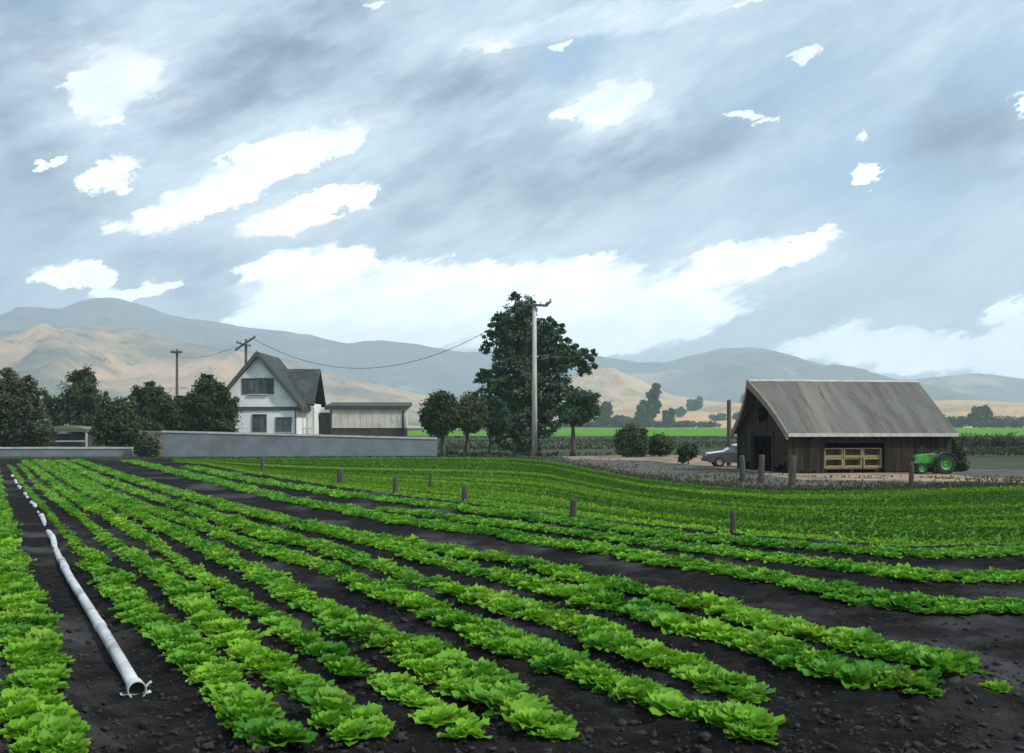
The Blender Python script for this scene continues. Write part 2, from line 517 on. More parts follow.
def band(name, m, top, bot, dz, n=60, jitter=0.25):
    """strip between two traced ground lines, with a ragged edge"""
    tx, ty = np.array(top, float).T
    bx, by = np.array(bot, float).T
    ta = np.linspace(0, 1, n)
    V = []
    pt = [gnd(np.interp(a, np.linspace(0, 1, len(tx)), tx), np.interp(a, np.linspace(0, 1, len(ty)), ty)) for a in ta]
    pb = [gnd(np.interp(a, np.linspace(0, 1, len(bx)), bx), np.interp(a, np.linspace(0, 1, len(by)), by)) for a in ta]
    for p, q in zip(pt, pb):
        j1, j2 = rng.normal(0, jitter, 2)
        V += [(p[0], p[1] + j1, dz), (q[0], q[1] + j2 * 0.4, dz)]
    Fc = [(2 * i, 2 * i + 1, 2 * i + 3, 2 * i + 2) for i in range(n - 1)]
    return tag(link_mesh(name, V, Fc, m), kind='structure')


band('verge', MATS['gravel'], [(545, 459.5), (640, 458.5), (760, 460), (900, 468), (1030, 470), (1250, 468)],
     [(548, 464), (600, 476), (700, 490), (800, 495), (930, 493), (1300, 484)], 0.006)
band('dirt_yard', MATS['dirt'], [(560, 456.5), (640, 455.5), (740, 455.5), (860, 458), (960, 476), (1030, 479.5), (1250, 476)],
     [(570, 459.3), (650, 460.8), (735, 470), (800, 480), (900, 481), (1030, 483.5), (1250, 479)], 0.012)

# ---- the traced crop rows (image x, y, thickness) unprojected onto the ground
ROWS = [
    [(-8, 468, 10), (-6, 485, 15), (-3, 505, 20), (1, 530, 28), (8, 570, 38), (18, 602, 44), (28, 650, 50), (35, 690, 56), (42, 735, 62), (47, 775, 64)],
    [(9, 466, 4), (26, 489, 6), (38, 503, 7), (62, 530, 9), (84, 555, 16), (106, 577, 25), (135, 610, 28), (165, 640, 28), (190, 662, 30), (218, 690, 34), (250, 722, 38), (275, 752, 38)],
    [(20, 465, 4), (37, 485, 6), (57, 501, 8), (80, 518, 8), (102, 538, 10), (122, 553, 14), (148, 570, 19), (175, 592, 22), (205, 620, 24), (232, 645, 26), (258, 668, 28), (285, 687, 29), (315, 707, 31), (348, 730, 32), (372, 748, 28)],
    [(25, 462, 5), (42, 475, 7), (62, 491, 9), (85, 505, 11), (110, 519, 11), (145, 541, 12), (175, 562, 13), (205, 583, 15), (235, 602, 16), (262, 622, 17), (290, 640, 17), (320, 657, 18), (350, 675, 19), (381, 692, 19), (412, 707, 20), (440, 724, 24), (470, 744, 24)],
    [(35, 461, 4), (60, 476, 6), (90, 494, 8), (120, 509, 10), (150, 524, 11), (180, 539, 13), (215, 556, 14), (245, 572, 16), (275, 588, 19), (305, 607, 21), (335, 624, 22), (368, 641, 22), (400, 655, 24), (430, 668, 26), (460, 684, 28), (490, 703, 29), (520, 721, 30), (548, 740, 28), (560, 748, 24)],
    [(45, 461, 4), (75, 477, 6), (105, 493, 7), (145, 510, 8), (180, 522, 9), (215, 536, 10), (250, 549, 12), (285, 558, 13), (320, 571, 14), (355, 585, 15), (390, 597, 15), (420, 611, 16), (450, 625, 17), (485, 641, 19), (515, 657, 19), (550, 670, 18), (585, 682, 16), (620, 696, 16), (655, 707, 16), (690, 719, 19), (725, 732, 19), (765, 747, 16)],
    [(58, 460.5, 4), (100, 480, 6), (140, 494, 7), (180, 508, 8), (220, 521, 9), (256, 533, 11), (290, 543, 11), (330, 554, 11), (365, 565, 12), (400, 578, 12), (435, 590, 12), (475, 601, 13), (512, 612, 15), (550, 623, 16), (590, 636, 18), (620, 650, 19), (655, 664, 19), (690, 677, 19), (725, 692, 19), (755, 710, 22)],
    [(75, 460.5, 4), (125, 478, 6), (180, 495, 7), (225, 508, 8), (265, 519, 8), (310, 530, 8), (350, 540, 8), (390, 551, 9), (430, 564, 10), (470, 574, 11), (510, 582, 12), (550, 594, 13), (590, 607, 14), (630, 616, 15), (665, 626, 16), (700, 636, 16), (735, 645, 16), (768, 655, 16), (800, 663, 16), (830, 674, 16), (865, 686, 19), (905, 691, 20), (935, 692, 12)],
    [(250, 512, 4), (296, 524, 5), (345, 535, 6), (396, 546, 7), (431, 551, 7), (470, 558, 8), (510, 564, 9), (550, 575, 10), (590, 585, 11), (630, 594, 12), (670, 603, 13), (705, 612, 13), (740, 621, 13), (775, 631, 14), (810, 638, 14), (845, 648, 16), (880, 656, 15), (915, 664, 14), (950, 673, 13), (974, 680, 10)],
    [(130, 461.5, 4), (165, 470, 6), (205, 480, 7), (256, 493, 7), (300, 504, 7), (350, 513, 8), (400, 523, 8), (450, 530, 8), (500, 537, 8), (550, 546, 9), (600, 552, 10), (650, 562, 10), (700, 570, 11), (750, 578, 12), (800, 589, 13), (850, 600, 14), (900, 608, 15), (950, 612, 15), (1024, 613, 14), (1120, 612, 14), (1450, 606, 14)],
    [(380, 511, 4), (460, 521, 5), (512, 528, 6), (560, 534, 6), (619, 542, 7), (665, 548, 7), (724, 555, 8), (768, 561, 9), (810, 567, 10), (855, 571, 11), (900, 577, 12), (950, 581, 12), (1024, 580, 12), (1120, 577, 12), (1450, 568, 12)],
    [(190, 468, 5), (256, 482, 6), (331, 494, 7), (400, 503, 7), (450, 509, 7), (512, 517, 7), (560, 523, 7), (610, 530, 8), (660, 537, 9), (720, 543, 9), (768, 546, 10), (810, 549, 10), (850, 554, 10), (900, 557, 10), (950, 557, 10), (1024, 555, 10), (1120, 551, 10), (1450, 540, 10)],
]
ROW_WORLD = []      # list of (centre Nx2, half-width N, direction Nx2) at ground
for r in ROWS:
    q = interp_rows(r, 220)
    tx, ty = np.gradient(q[:, 0]), np.gradient(q[:, 1])
    L = np.hypot(tx, ty)
    nx, ny = -ty / L, tx / L
    zc = 0.075
    A = np.array([gnd(x + a * t / 2, max(y + b * t / 2, 459.5), zc) for x, y, t, a, b in zip(q[:, 0], q[:, 1], q[:, 2], nx, ny)])
    B = np.array([gnd(x - a * t / 2, max(y - b * t / 2, 459.5), zc) for x, y, t, a, b in zip(q[:, 0], q[:, 1], q[:, 2], nx, ny)])
    C = (A + B) / 2
    D = np.gradient(C, axis=0)
    D /= np.linalg.norm(D, axis=1)[:, None] + 1e-9
    perp = np.stack([-D[:, 1], D[:, 0]], 1)
    hw = np.abs(((A - B) * perp).sum(1)) / 2
    # even spacing along the ground
    s = np.r_[0, np.cumsum(np.linalg.norm(np.diff(C, axis=0), axis=1))]
    t = np.linspace(0, s[-1], max(int(s[-1] / 0.25), 20))
    C2 = np.stack([np.interp(t, s, C[:, k]) for k in (0, 1)], 1)
    h2 = np.interp(t, s, hw)
    k = np.ones(9) / 9
    h2 = np.convolve(np.pad(h2, 4, mode='edge'), k, 'valid')
    h2 = np.clip(h2 * np.interp(C2[:, 1], [10, 18], [1.45, 1.02] if 4 <= len(ROW_WORLD) <= 8 else [1.28, 0.98]), 0.07, 0.55)
    ROW_WORLD.append((C2, h2))

ALLC = np.concatenate([c for c, _ in ROW_WORLD])
ALLH = np.concatenate([h for _, h in ROW_WORLD])


def vnoise(X, Y, sc, seed=0.0):
    return np.array([mnoise.noise((x * sc + seed, y * sc, seed)) for x, y in zip(X, Y)])


LB = np.array([(200, 463.2), (256, 474), (331, 486), (400, 495), (512, 509), (610, 521), (720, 533), (810, 540), (900, 547), (1024, 545), (1200, 540), (1450, 531)], float)
# ploughed soil: one relief sheet, beds raised under the rows, furrows sunk between
def build_field():
    pxs = np.linspace(-420, 1500, 440)
    ss = np.r_[np.linspace(0, 1, 250)]
    V = np.zeros((len(ss), len(pxs), 3))
    for i, px in enumerate(pxs):
        y0 = ub(px)
        py = y0 + (900 - y0) * ss ** 1.5
        Yd = EYE * F / (py - HZ)
        V[:, i, 0] = wx(px, Yd)
        V[:, i, 1] = Yd
    P = V.reshape(-1, 3)
    z = np.zeros(len(P))
    dmin = np.full(len(P), 9.0)
    hwn = np.full(len(P), 0.4)
    for a in range(0, len(P), 4000):
        d = np.linalg.norm(P[a:a + 4000, None, :2] - ALLC[None, ::2], axis=2) if False else None
        X = P[a:a + 4000, :2].astype(np.float32)
        d2 = (X ** 2).sum(1)[:, None] + (ALLC[::2] ** 2).sum(1)[None] - 2 * X @ ALLC[::2].T.astype(np.float32)
        j = d2.argmin(1)
        dmin[a:a + 4000] = np.sqrt(np.maximum(d2[np.arange(len(X)), j], 0))
        hwn[a:a + 4000] = ALLH[::2][j]
    bed = np.clip(1.45 - dmin / (hwn + 0.14), 0, 1)
    bed = bed * bed * (3 - 2 * bed)
    z += 0.035 + 0.085 * bed
    near = np.clip(1.2 - P[:, 1] / 45, 0, 1)
    z += near * (0.028 * vnoise(P[:, 0], P[:, 1], 2.3) + 0.03 * vnoise(P[:, 0], P[:, 1], 6.5, 3.1) * (1 - 0.5 * bed) + 0.016 * vnoise(P[:, 0], P[:, 1], 15.0, 7.7))
    P[:, 2] = np.maximum(z, 0.02)
    n = len(pxs)
    I = np.arange(len(P)).reshape(len(ss), n)
    Fc = np.stack([I[:-1, :-1].ravel(), I[1:, :-1].ravel(), I[1:, 1:].ravel(), I[:-1, 1:].ravel()], 1)
    o = link_mesh('field', P, Fc, MATS['soil_dark'], smooth=True)
    o.data.materials.append(MATS['crop_floor'])
    cen = P[Fc].mean(1)
    cpx = cen[:, 0] / cen[:, 1] * F + 512
    cpy = EYE * F / cen[:, 1] + HZ
    inside = (cpx > 190) & (cpx < 1440) & (cpy < np.interp(cpx, LB[:, 0], LB[:, 1]) + 0.6)
    o.data.polygons.foreach_set('material_index', inside.astype(np.int32))
    return tag(o, kind='structure')


build_field()


def bed_z(xy):
    d2 = (xy ** 2).sum(1)[:, None] + (ALLC ** 2).sum(1)[None] - 2 * xy @ ALLC.T
    j = d2.argmin(1)
    d = np.sqrt(np.maximum(d2[np.arange(len(xy)), j], 0))
    b = np.clip(1.45 - d / (ALLH[j] + 0.14), 0, 1)
    return 0.035 + 0.085 * b * b * (3 - 2 * b)


# ---- mountains and hills: ridges with spurs
def range_mesh(name, m, sky_pts, Yc, depth_front, depth_back, spur=0.35, nscale=1.0, nx=380, ny=64, seed=0.0, rough=0.18):
    sx, sy = np.array(sky_pts, float).T
    pxs = np.linspace(sx[0], sx[-1], nx)
    prof = np.interp(pxs, sx, sy)
    for _ in range(2):
        prof[1:-1] = 0.25 * prof[:-2] + 0.5 * prof[1:-1] + 0.25 * prof[2:]
    H = (HZ - prof) / F * Yc + EYE
    vs = np.r_[np.linspace(-1, 0, ny - 10), np.linspace(0.1, 1, 10)]
    V = []
    for v in vs:
        Y = Yc + (v * depth_front if v < 0 else v * depth_back)
        for i, px in enumerate(pxs):
            X = wx(px, Yc)
            u = X / Yc * 6 * nscale + seed
            w = v * 1.3 * nscale + seed * 0.7
            base = 1 - abs(v) ** 1.25
            ridge = 1 - abs(mnoise.noise((u * 1.0 + 0.3 * w, w * 0.35, seed))) * 2.2
            r2 = 0.6 - 1.6 * abs(mnoise.noise((u * 3.1 + 0.8 * w, w * 1.4, seed))) + 0.5 * mnoise.fractal((u * 5.2, w * 3.0, seed), 0.8, 2.1, 5)
            sp = min(1.0, abs(v) * 3.0)
            g = base * (1 - spur * sp * (1 - max(ridge, 0)) ) + rough * sp * base * r2
            g0 = 0.02 * mnoise.fractal((u * 6, 0.5, seed), 1.0, 2.1, 4) * (1 - sp)
            z = H[i] * max(g + g0, 0) - 3.0 * abs(v)
            V.append((X, Y, z))
    n = nx
    Fc = np.array([(j * n + i, j * n + i + 1, (j + 1) * n + i + 1, (j + 1) * n + i) for j in range(len(vs) - 1) for i in range(n - 1)])
    return tag(link_mesh(name, np.array(V), Fc, m, smooth=True), kind='structure')


range_mesh('mountains', MATS['mountain_scrub'],
           [(-500, 330), (-250, 310), (-100, 322), (0, 316), (40, 319), (60, 311), (85, 300), (112, 297), (140, 304), (170, 315), (210, 323), (260, 329), (310, 335), (345, 343), (375, 341),
            (405, 342), (440, 349), (465, 352), (500, 350), (560, 352), (600, 356), (640, 362), (662, 363), (690, 356), (715, 349), (745, 346), (770, 349), (800, 358), (840, 370), (880, 381),
            (905, 380), (940, 376), (975, 373), (1024, 379), (1100, 372), (1300, 350), (1600, 370)], 5200, 2300, 1500, seed=2.3, spur=0.5, nscale=1.2)
range_mesh('hills', MATS['hill_grass'],
           [(-400, 350), (-150, 338), (0, 332), (50, 328), (100, 326), (150, 332), (200, 345), (260, 352), (330, 372), (400, 390), (450, 400), (500, 410), (560, 417), (640, 424)], 2700, 1200, 700,
           seed=5.1, spur=0.45, nscale=1.4)
range_mesh('hills', MATS['hill_pale'],
           [(470, 424), (520, 402), (555, 384), (585, 371), (612, 367), (640, 380), (670, 394), (700, 400), (760, 406), (820, 412), (880, 422)], 2100, 700, 500, seed=8.4, spur=0.3, nscale=1.2, nx=140)
range_mesh('hills', MATS['hill_ochre'],
           [(560, 424), (620, 408), (700, 403), (780, 402), (860, 404), (950, 400), (1024, 403), (1150, 398), (1400, 415)], 1550, 500, 400, seed=12.9, spur=0.25, nscale=1.2, nx=160)

# ------------------------------------------------------------------ crop plants
def lettuce_head(seed, nleaf=(7, 6, 4), seg=(4, 3)):
    r = np.random.default_rng(seed)
    V, Fc = [], []
    for ring, n in enumerate(nleaf):
        for k in range(n):
            a = 2 * PI * (k + r.uniform(-.25, .25)) / n + ring * 0.6
            lean = (0.98, 0.62, 0.28)[ring] + r.uniform(-.12, .12)      # angle off the vertical / 1.57
            ln = (0.21, 0.19, 0.15)[ring] * r.uniform(.85, 1.15)
            wd = (0.17, 0.155, 0.12)[ring] * r.uniform(.85, 1.15)
            nl, nw = seg
            b = len(V)
            rad_, h = 0.012 * (3 - ring), 0.02
            ang_ = (lean - 0.45) * 1.4
            ph = r.uniform(0, 6)
            for i in range(nl + 1):
                t = i / nl
                if i:
                    ang_ = (lean - 0.45 + 0.55 * t) * 1.4
                    rad_ += math.sin(ang_) * ln / nl
                    h += math.cos(ang_) * ln / nl
                w = wd * (math.sin(PI * min(0.12 + t * 0.72, 1)) ** 0.8)
                for j in range(nw + 1):
                    s = (j / nw - 0.5) * 2
                    cup = 0.30 * wd * s * s
                    ruff = 0.022 * math.sin(ph + s * 5 + t * 6) * (abs(s) * .7 + t * .6) * (wd / .16)
                    ox = rad_ - cup * math.cos(ang_) * 0.6 + ruff * 0.4
                    oz = h + cup * math.sin(ang_) * 0.7 + ruff
                    oy = s * w / 2
                    V.append((ox * math.cos(a) - oy * math.sin(a), ox * math.sin(a) + oy * math.cos(a), oz))
            for i in range(nl):
                for j in range(nw):
                    p = b + i * (nw + 1) + j
                    Fc.append((p, p + 1, p + nw + 2, p + nw + 1))
    return np.array(V), np.array(Fc)


HEADS_HI = [lettuce_head(s) for s in range(6)]
HEADS_MD = [lettuce_head(20 + s, (6, 4, 3), (2, 2)) for s in range(5)]
HEADS_LO = [lettuce_head(40 + s, (5, 3, 2), (1, 1)) for s in range(5)]


def stamp(protos, pos, scale, tint, zscale=None):
    """merge copies of prototypes; returns verts, faces, tint"""
    VV, FF, TT = [], [], []
    off = 0
    for p, s, tn in zip(pos, scale, tint):
        V, Fc = protos[rng.integers(len(protos))]
        a = rng.uniform(0, 2 * PI)
        c, sn = math.cos(a), math.sin(a)
        tl = rng.normal(0, 0.12, 2)
        X = (V[:, 0] * c - V[:, 1] * sn) * s
        Y = (V[:, 0] * sn + V[:, 1] * c) * s
        Z = V[:, 2] * s * rng.uniform(.55, 1.0) + X * tl[0] + Y * tl[1]
        VV.append(np.stack([X + p[0], Y + p[1], Z + p[2]], 1))
        FF.append(Fc + off)
        TT.append(np.clip(tn + rng.normal(0, 0.10) + (np.repeat(rng.normal(0, .12, len(V) // 5 + 1), 5)[:len(V)]), 0, 1))
        off += len(V)
    return np.concatenate(VV), np.concatenate(FF), np.concatenate(TT)


ordinal = ['first', 'second', 'third', 'fourth', 'fifth', 'sixth', 'seventh', 'eighth']
for ri, (C, H) in enumerate(ROW_WORLD):
    pos = {'hi': [], 'md': [], 'lo': []}
    D = np.gradient(C, axis=0)
    D /= np.linalg.norm(D, axis=1)[:, None] + 1e-9
    s = 0.0
    arc = np.r_[0, np.cumsum(np.linalg.norm(np.diff(C, axis=0), axis=1))]
    while s < arc[-1]:
        cx, cy = np.interp(s, arc, C[:, 0]), np.interp(s, arc, C[:, 1])
        hw = np.interp(s, arc, H)
        i = min(int(np.searchsorted(arc, s)), len(D) - 1)
        px_, py_ = -D[i, 1], D[i, 0]
        wob = 0.10 * mnoise.noise((s * 0.7, ri * 3.3, 0.0)) + 0.06 * mnoise.noise((s * 2.1, ri * 3.3, 5.0))
        wid = hw * (1 + 0.35 * mnoise.noise((s * 0.55, ri * 7.1, 9.0)))
        ncross = max(1, int(round(wid * 2 / 0.17)))
        for k in range(ncross):
            o = ((k + 0.5) / ncross - 0.5) * 2 * max(wid - 0.09, 0.0) + wob + rng.normal(0, 0.03)
            if rng.uniform() < 0.07 + 0.25 * max(0, mnoise.noise((s * 0.9, ri * 5.0, 21.0)) - 0.25):
                continue
            along = rng.normal(0, 0.05)
            x, y = cx + px_ * o + D[i, 0] * along, cy + py_ * o + D[i, 1] * along
            dist = y
            key = 'hi' if dist < 15 else ('md' if dist < 34 else 'lo')
            pos[key].append((x, y, min(max(hw / 0.22, 0.5), 1.0)))
        s += 0.135 if cy < 18 else (0.16 if cy < 40 else 0.22)
    parts_V, parts_F, parts_T, off = [], [], [], 0
    for key, protos, sc in (('hi', HEADS_HI, 1.0), ('md', HEADS_MD, 0.98), ('lo', HEADS_LO, 1.0)):
        if not pos[key]:
            continue
        xyw = np.array(pos[key])
        xy = xyw[:, :2]
        z = bed_z(xy) - 0.015
        tn = np.array([0.45 + 0.6 * mnoise.noise((x * .9, y * .45, 2.0)) + 0.12 * mnoise.noise((x * 3, y * 3, 4.0)) for x, y in xy])
        scl = 0.60 * xyw[:, 2] * sc * np.clip(rng.normal(1.0, 0.27, len(xy)), 0.4, 1.7) * (0.95 if ri >= 9 else 1.0)
        V, Fc, T = stamp(protos, np.c_[xy, z], scl, tn)
        parts_V.append(V); parts_F.append(Fc + off); parts_T.append(T)
        off += len(V)
    o = link_mesh('lettuce_row', np.concatenate(parts_V), np.concatenate(parts_F), LET if ri < 9 else LETF, smooth=True, tint=np.concatenate(parts_T))
    if ri == 0:
        lab = 'broad lettuce row along the left side of the white irrigation pipe'
    elif ri <= 8:
        lab = '%s lettuce row to the right of the white irrigation pipe' % ordinal[ri - 1]
    elif ri == 9:
        lab = 'crop row along the far side of the widest dark furrow'
    elif ri == 10:
        lab = 'crop row between two narrow dark furrows, next past the widest furrow'
    else:
        lab = 'crop row bordering the smooth green field before the barn'
    tag(o, lab, 'crop row', 'lettuce rows in the ploughed field')

# a lone plant at the right end of the rows, and the stray one before it
for (px, py, sc, lab) in ((998, 690, 1.0, 'small lone lettuce plant in bare soil beyond the row ends'),):
    p = gnd(px, py, 0.08)
    V, Fc, T = stamp(HEADS_HI, [(p[0], p[1], 0.04), (p[0] - 0.03, p[1] + 0.17, 0.04)], [0.55, 0.42], [0.5, 0.6])
    tag(link_mesh('lettuce_plant', V, Fc, LET, smooth=True, tint=T), lab, 'plant')

# young crop: fine close drills between the rows and the far edge of the field
LB = np.array([(200, 463.2), (256, 474), (331, 486), (400, 495), (512, 509), (610, 521), (720, 533), (810, 540), (900, 547), (1024, 545), (1200, 540), (1450, 531)], float)


def build_young():
    VV, TT = [], []
    pxs = np.linspace(175, 1440, 500)
    lo = np.array([gnd(p, np.interp(p, LB[:, 0], LB[:, 1])) for p in pxs])
    hi = np.array([gnd(p, ub(p) + 0.4) for p in pxs])
    nrow = 64
    for k in range(nrow):
        t = (k + 0.5) / nrow
        line = lo + (hi - lo) * (t ** 1.0)
        arc = np.r_[0, np.cumsum(np.linalg.norm(np.diff(line, axis=0), axis=1))]
        n = int(arc[-1] / 0.05)
        s = rng.uniform(0, arc[-1], n)
        x = np.interp(s, arc, line[:, 0]) + rng.normal(0, 0.10, n)
        y = np.interp(s, arc, line[:, 1]) + rng.normal(0, 0.22, n)
        frac = np.interp(s, arc, np.linspace(0, 1, len(line)))
        tr = 0.20 - 0.20 * t + 0.5 * mnoise.noise((k * 0.31, 1.7, 0)) + 0.14 * math.sin(k * 1.9)
        light = np.array([mnoise.noise((f * 3.0, k * 0.27, 4.4)) + 0.45 * mnoise.noise((f * 5.0, k * 0.7, 2.2)) for f in frac])
        keep = rng.uniform(0, 1, n) < np.clip(0.95 + 0.5 * light, 0.55, 1)
        x, y, light = x[keep], y[keep], light[keep]
        n = len(x)
        tint = np.clip(tr + 0.9 * light + rng.normal(0, 0.05, n), 0, 1)
        h = rng.uniform(0.035, 0.08, n)
        w = rng.uniform(0.03, 0.06, n)
        for b in range(3):
            a = rng.uniform(0, 2 * PI, n)
            lean = rng.uniform(0.3, 1.1, n) * h
            ca, sa = np.cos(a), np.sin(a)
            z0 = np.full(n, 0.03)
            q = np.stack([np.stack([x - sa * w / 2, y + ca * w / 2, z0], 1), np.stack([x + sa * w / 2, y - ca * w / 2, z0], 1),
                          np.stack([x + ca * lean + sa * w * .4, y + sa * lean - ca * w * .4, z0 + h], 1), np.stack([x + ca * lean - sa * w * .4, y + sa * lean + ca * w * .4, z0 + h], 1)], 1)
            VV.append(q.reshape(-1, 3))
            TT.append(np.repeat(tint, 4))
    V = np.concatenate(VV)
    Fc = np.arange(len(V)).reshape(-1, 4)
    tag(link_mesh('young_crop', V, Fc, GRASS, tint=np.concatenate(TT)), 'smooth green field of close low crop before the barn and wall', 'crop', kind='stuff')


build_young()


def tufts(name, m, pts, hmin, hmax, label, cat, blades=5, wmul=0.3):
    pts = np.asarray(pts, float)
    VV, TT = [], []
    n = len(pts)
    tint = np.clip(rng.normal(0.45, 0.25, n), 0, 1)
    for b in range(blades):
        a = rng.uniform(0, 2 * PI, n)
        h = rng.uniform(hmin, hmax, n)
        w = h * wmul
        lean = h * rng.uniform(0.1, 0.9, n)
        ca, sa = np.cos(a), np.sin(a)
        x, y, z = pts.T
        q = np.stack([np.stack([x - sa * w / 2, y + ca * w / 2, z], 1), np.stack([x + sa * w / 2, y - ca * w / 2, z], 1),
                      np.stack([x + ca * lean + sa * w * .15, y + sa * lean - ca * w * .15, z + h], 1), np.stack([x + ca * lean - sa * w * .15, y + sa * lean + ca * w * .15, z + h], 1)], 1)
        VV.append(q.reshape(-1, 3)); TT.append(np.repeat(tint, 4))
    V = np.concatenate(VV)
    return tag(link_mesh(name, V, np.arange(len(V)).reshape(-1, 4), m, tint=np.concatenate(TT)), label, cat, kind='stuff')


# weeds on the verge; dark along the far field edge as painted shadow
pp = []
for _ in range(6000):
    px = rng.uniform(-60, 1150)
    y = ub(px) - abs(rng.normal(0, 1.0)) * (1.0 if px < 540 else 3.2)
    g = gnd(px, max(y, 457.2))
    pp.append((g[0], g[1], 0.0))
tufts('verge_shade_grass', WEED, pp, 0.05, 0.15, 'weedy grass along the far edge of the field, coloured dark as its shadow line', 'grass')
pp = []
for _ in range(3500):
    px = rng.uniform(560, 1150)
    lo_ = 478 if px > 800 else np.interp(px, [560, 640, 800], [459, 462, 478])
    g = gnd(px, rng.uniform(lo_ - 1, ub(px)))
    if mnoise.noise((g[0] * .25, g[1] * .25, 3)) > -0.05:
        pp.append((g[0], g[1], 0.0))
tufts('dry_grass', WEED, pp, 0.04, 0.14, 'thin grey green grass on the gravel verge before the barn', 'grass')


pp = []
for _ in range(14000):
    Y = 92 * math.exp(rng.uniform(0, 1.0))
    x = rng.uniform(wx(430, Y), wx(1200, Y))
    px = x / Y * F + 512
    if EYE * F / Y + HZ > 455.5 and px > 560:
        continue
    if mnoise.noise((x * .03, Y * .05, 8.0)) > rng.uniform(-.35, .25):
        pp.append((x, Y, float(terrain_z(Y))))
tufts('meadow_grass', MEADOW, pp, 0.08, 0.32, 'rough grey green meadow grass beyond the yard and the trees', 'grass', blades=4, wmul=0.8)


# clods of earth in the near furrows
def build_clods():
    t = (1 + 5 ** .5) / 2
    iv = np.array([(-1, t, 0), (1, t, 0), (-1, -t, 0), (1, -t, 0), (0, -1, t), (0, 1, t), (0, -1, -t), (0, 1, -t), (t, 0, -1), (t, 0, 1), (-t, 0, -1), (-t, 0, 1)]) / 1.9
    fi = np.array([(0, 11, 5), (0, 5, 1), (0, 1, 7), (0, 7, 10), (0, 10, 11), (1, 5, 9), (5, 11, 4), (11, 10, 2), (10, 7, 6), (7, 1, 8), (3, 9, 4), (3, 4, 2), (3, 2, 6), (3, 6, 8), (3, 8, 9), (4, 9, 5), (2, 4, 11), (6, 2, 10), (8, 6, 7), (9, 8, 1)])
    VV, FF, off = [], [], 0
    cnt = 0
    while cnt < 14000:
        px, py = rng.uniform(-150, 1170), rng.uniform(500, 800)
        g = gnd(px, py)
        if g[1] > 24:
            continue
        r = min(0.007 * math.exp(rng.normal(0.45, 0.6)), 0.05)
        s = r * rng.uniform(.6, 1.4, 3) * np.array([1, 1, .7])
        V = iv * (1 + rng.normal(0, .26, (12, 1))) * s
        a = rng.uniform(0, 6.28)
        R = np.array([[math.cos(a), -math.sin(a), 0], [math.sin(a), math.cos(a), 0], [0, 0, 1]])
        V = V @ R.T + np.array([g[0], g[1], float(bed_z(np.array([g]))[0]) + r * 0.25])
        VV.append(V); FF.append(fi + off); off += 12; cnt += 1
    tag(link_mesh('soil_clods', np.concatenate(VV), np.concatenate(FF), MATS['clod']), 'small dark clods of earth lying in the furrows', 'soil', kind='stuff')


build_clods()

# ------------------------------------------------------------------ trees
def crown_mesh(lobes, nleaf, leaf, clump=0.22, core=0.35, seed=1):
    """lobes: (centre xyz, radii xyz); leaf faces gathered in clumps through and around each lobe"""
    r = np.random.default_rng(seed)
    vol = np.array([rx * ry * rz for _, (rx, ry, rz) in lobes]) ** 0.72
    vol /= vol.sum()
    Ps, Ns, Ts = [], [], []
    for (c, R), f in zip(lobes, vol):
        n = int(nleaf * f * 1.7)
        per = 34
        nc = max(n // per, 5)
        d = r.normal(size=(nc, 3)); d /= np.linalg.norm(d, axis=1)[:, None]
        rr = np.where(r.uniform(size=nc) < core, r.uniform(0.1, 0.65, nc), r.uniform(0.66, 1.0, nc))
        cc = d * rr[:, None] * np.array(R)
        ct = np.clip(0.42 + r.normal(0, 0.24, nc), 0, 1)
        rm = float(np.mean(R)) ** 0.6
        for k in range(nc):
            m = r.normal(size=(per, 3)) * clump * rm * np.array([1, 1, 0.75])
            Ps.append(np.array(c) + cc[k] + m)
            nn = d[k] * 0.9 + r.normal(size=(per, 3)) * 0.75 + np.array([0, 0, 0.35])
            Ns.append(nn)
            Ts.append(np.clip(ct[k] + r.normal(0, .1, per), 0, 1))
    P, Nn, T = np.concatenate(Ps), np.concatenate(Ns), np.concatenate(Ts)
    Nn /= np.linalg.norm(Nn, axis=1)[:, None] + 1e-9
    P[:, 2] = np.maximum(P[:, 2], 0.08)
    ref = r.normal(size=P.shape)
    u = np.cross(Nn, ref); u /= np.linalg.norm(u, axis=1)[:, None] + 1e-9
    v = np.cross(Nn, u)
    s = leaf * r.uniform(0.6, 1.3, len(P))[:, None]
    q = np.stack([P - u * s * .75, P - v * s * .38 + Nn * s * .08, P + u * s * .75, P + v * s * .38 + Nn * s * .08], 1)
    return q.reshape(-1, 3), np.arange(len(q) * 4).reshape(-1, 4), np.repeat(T, 4)


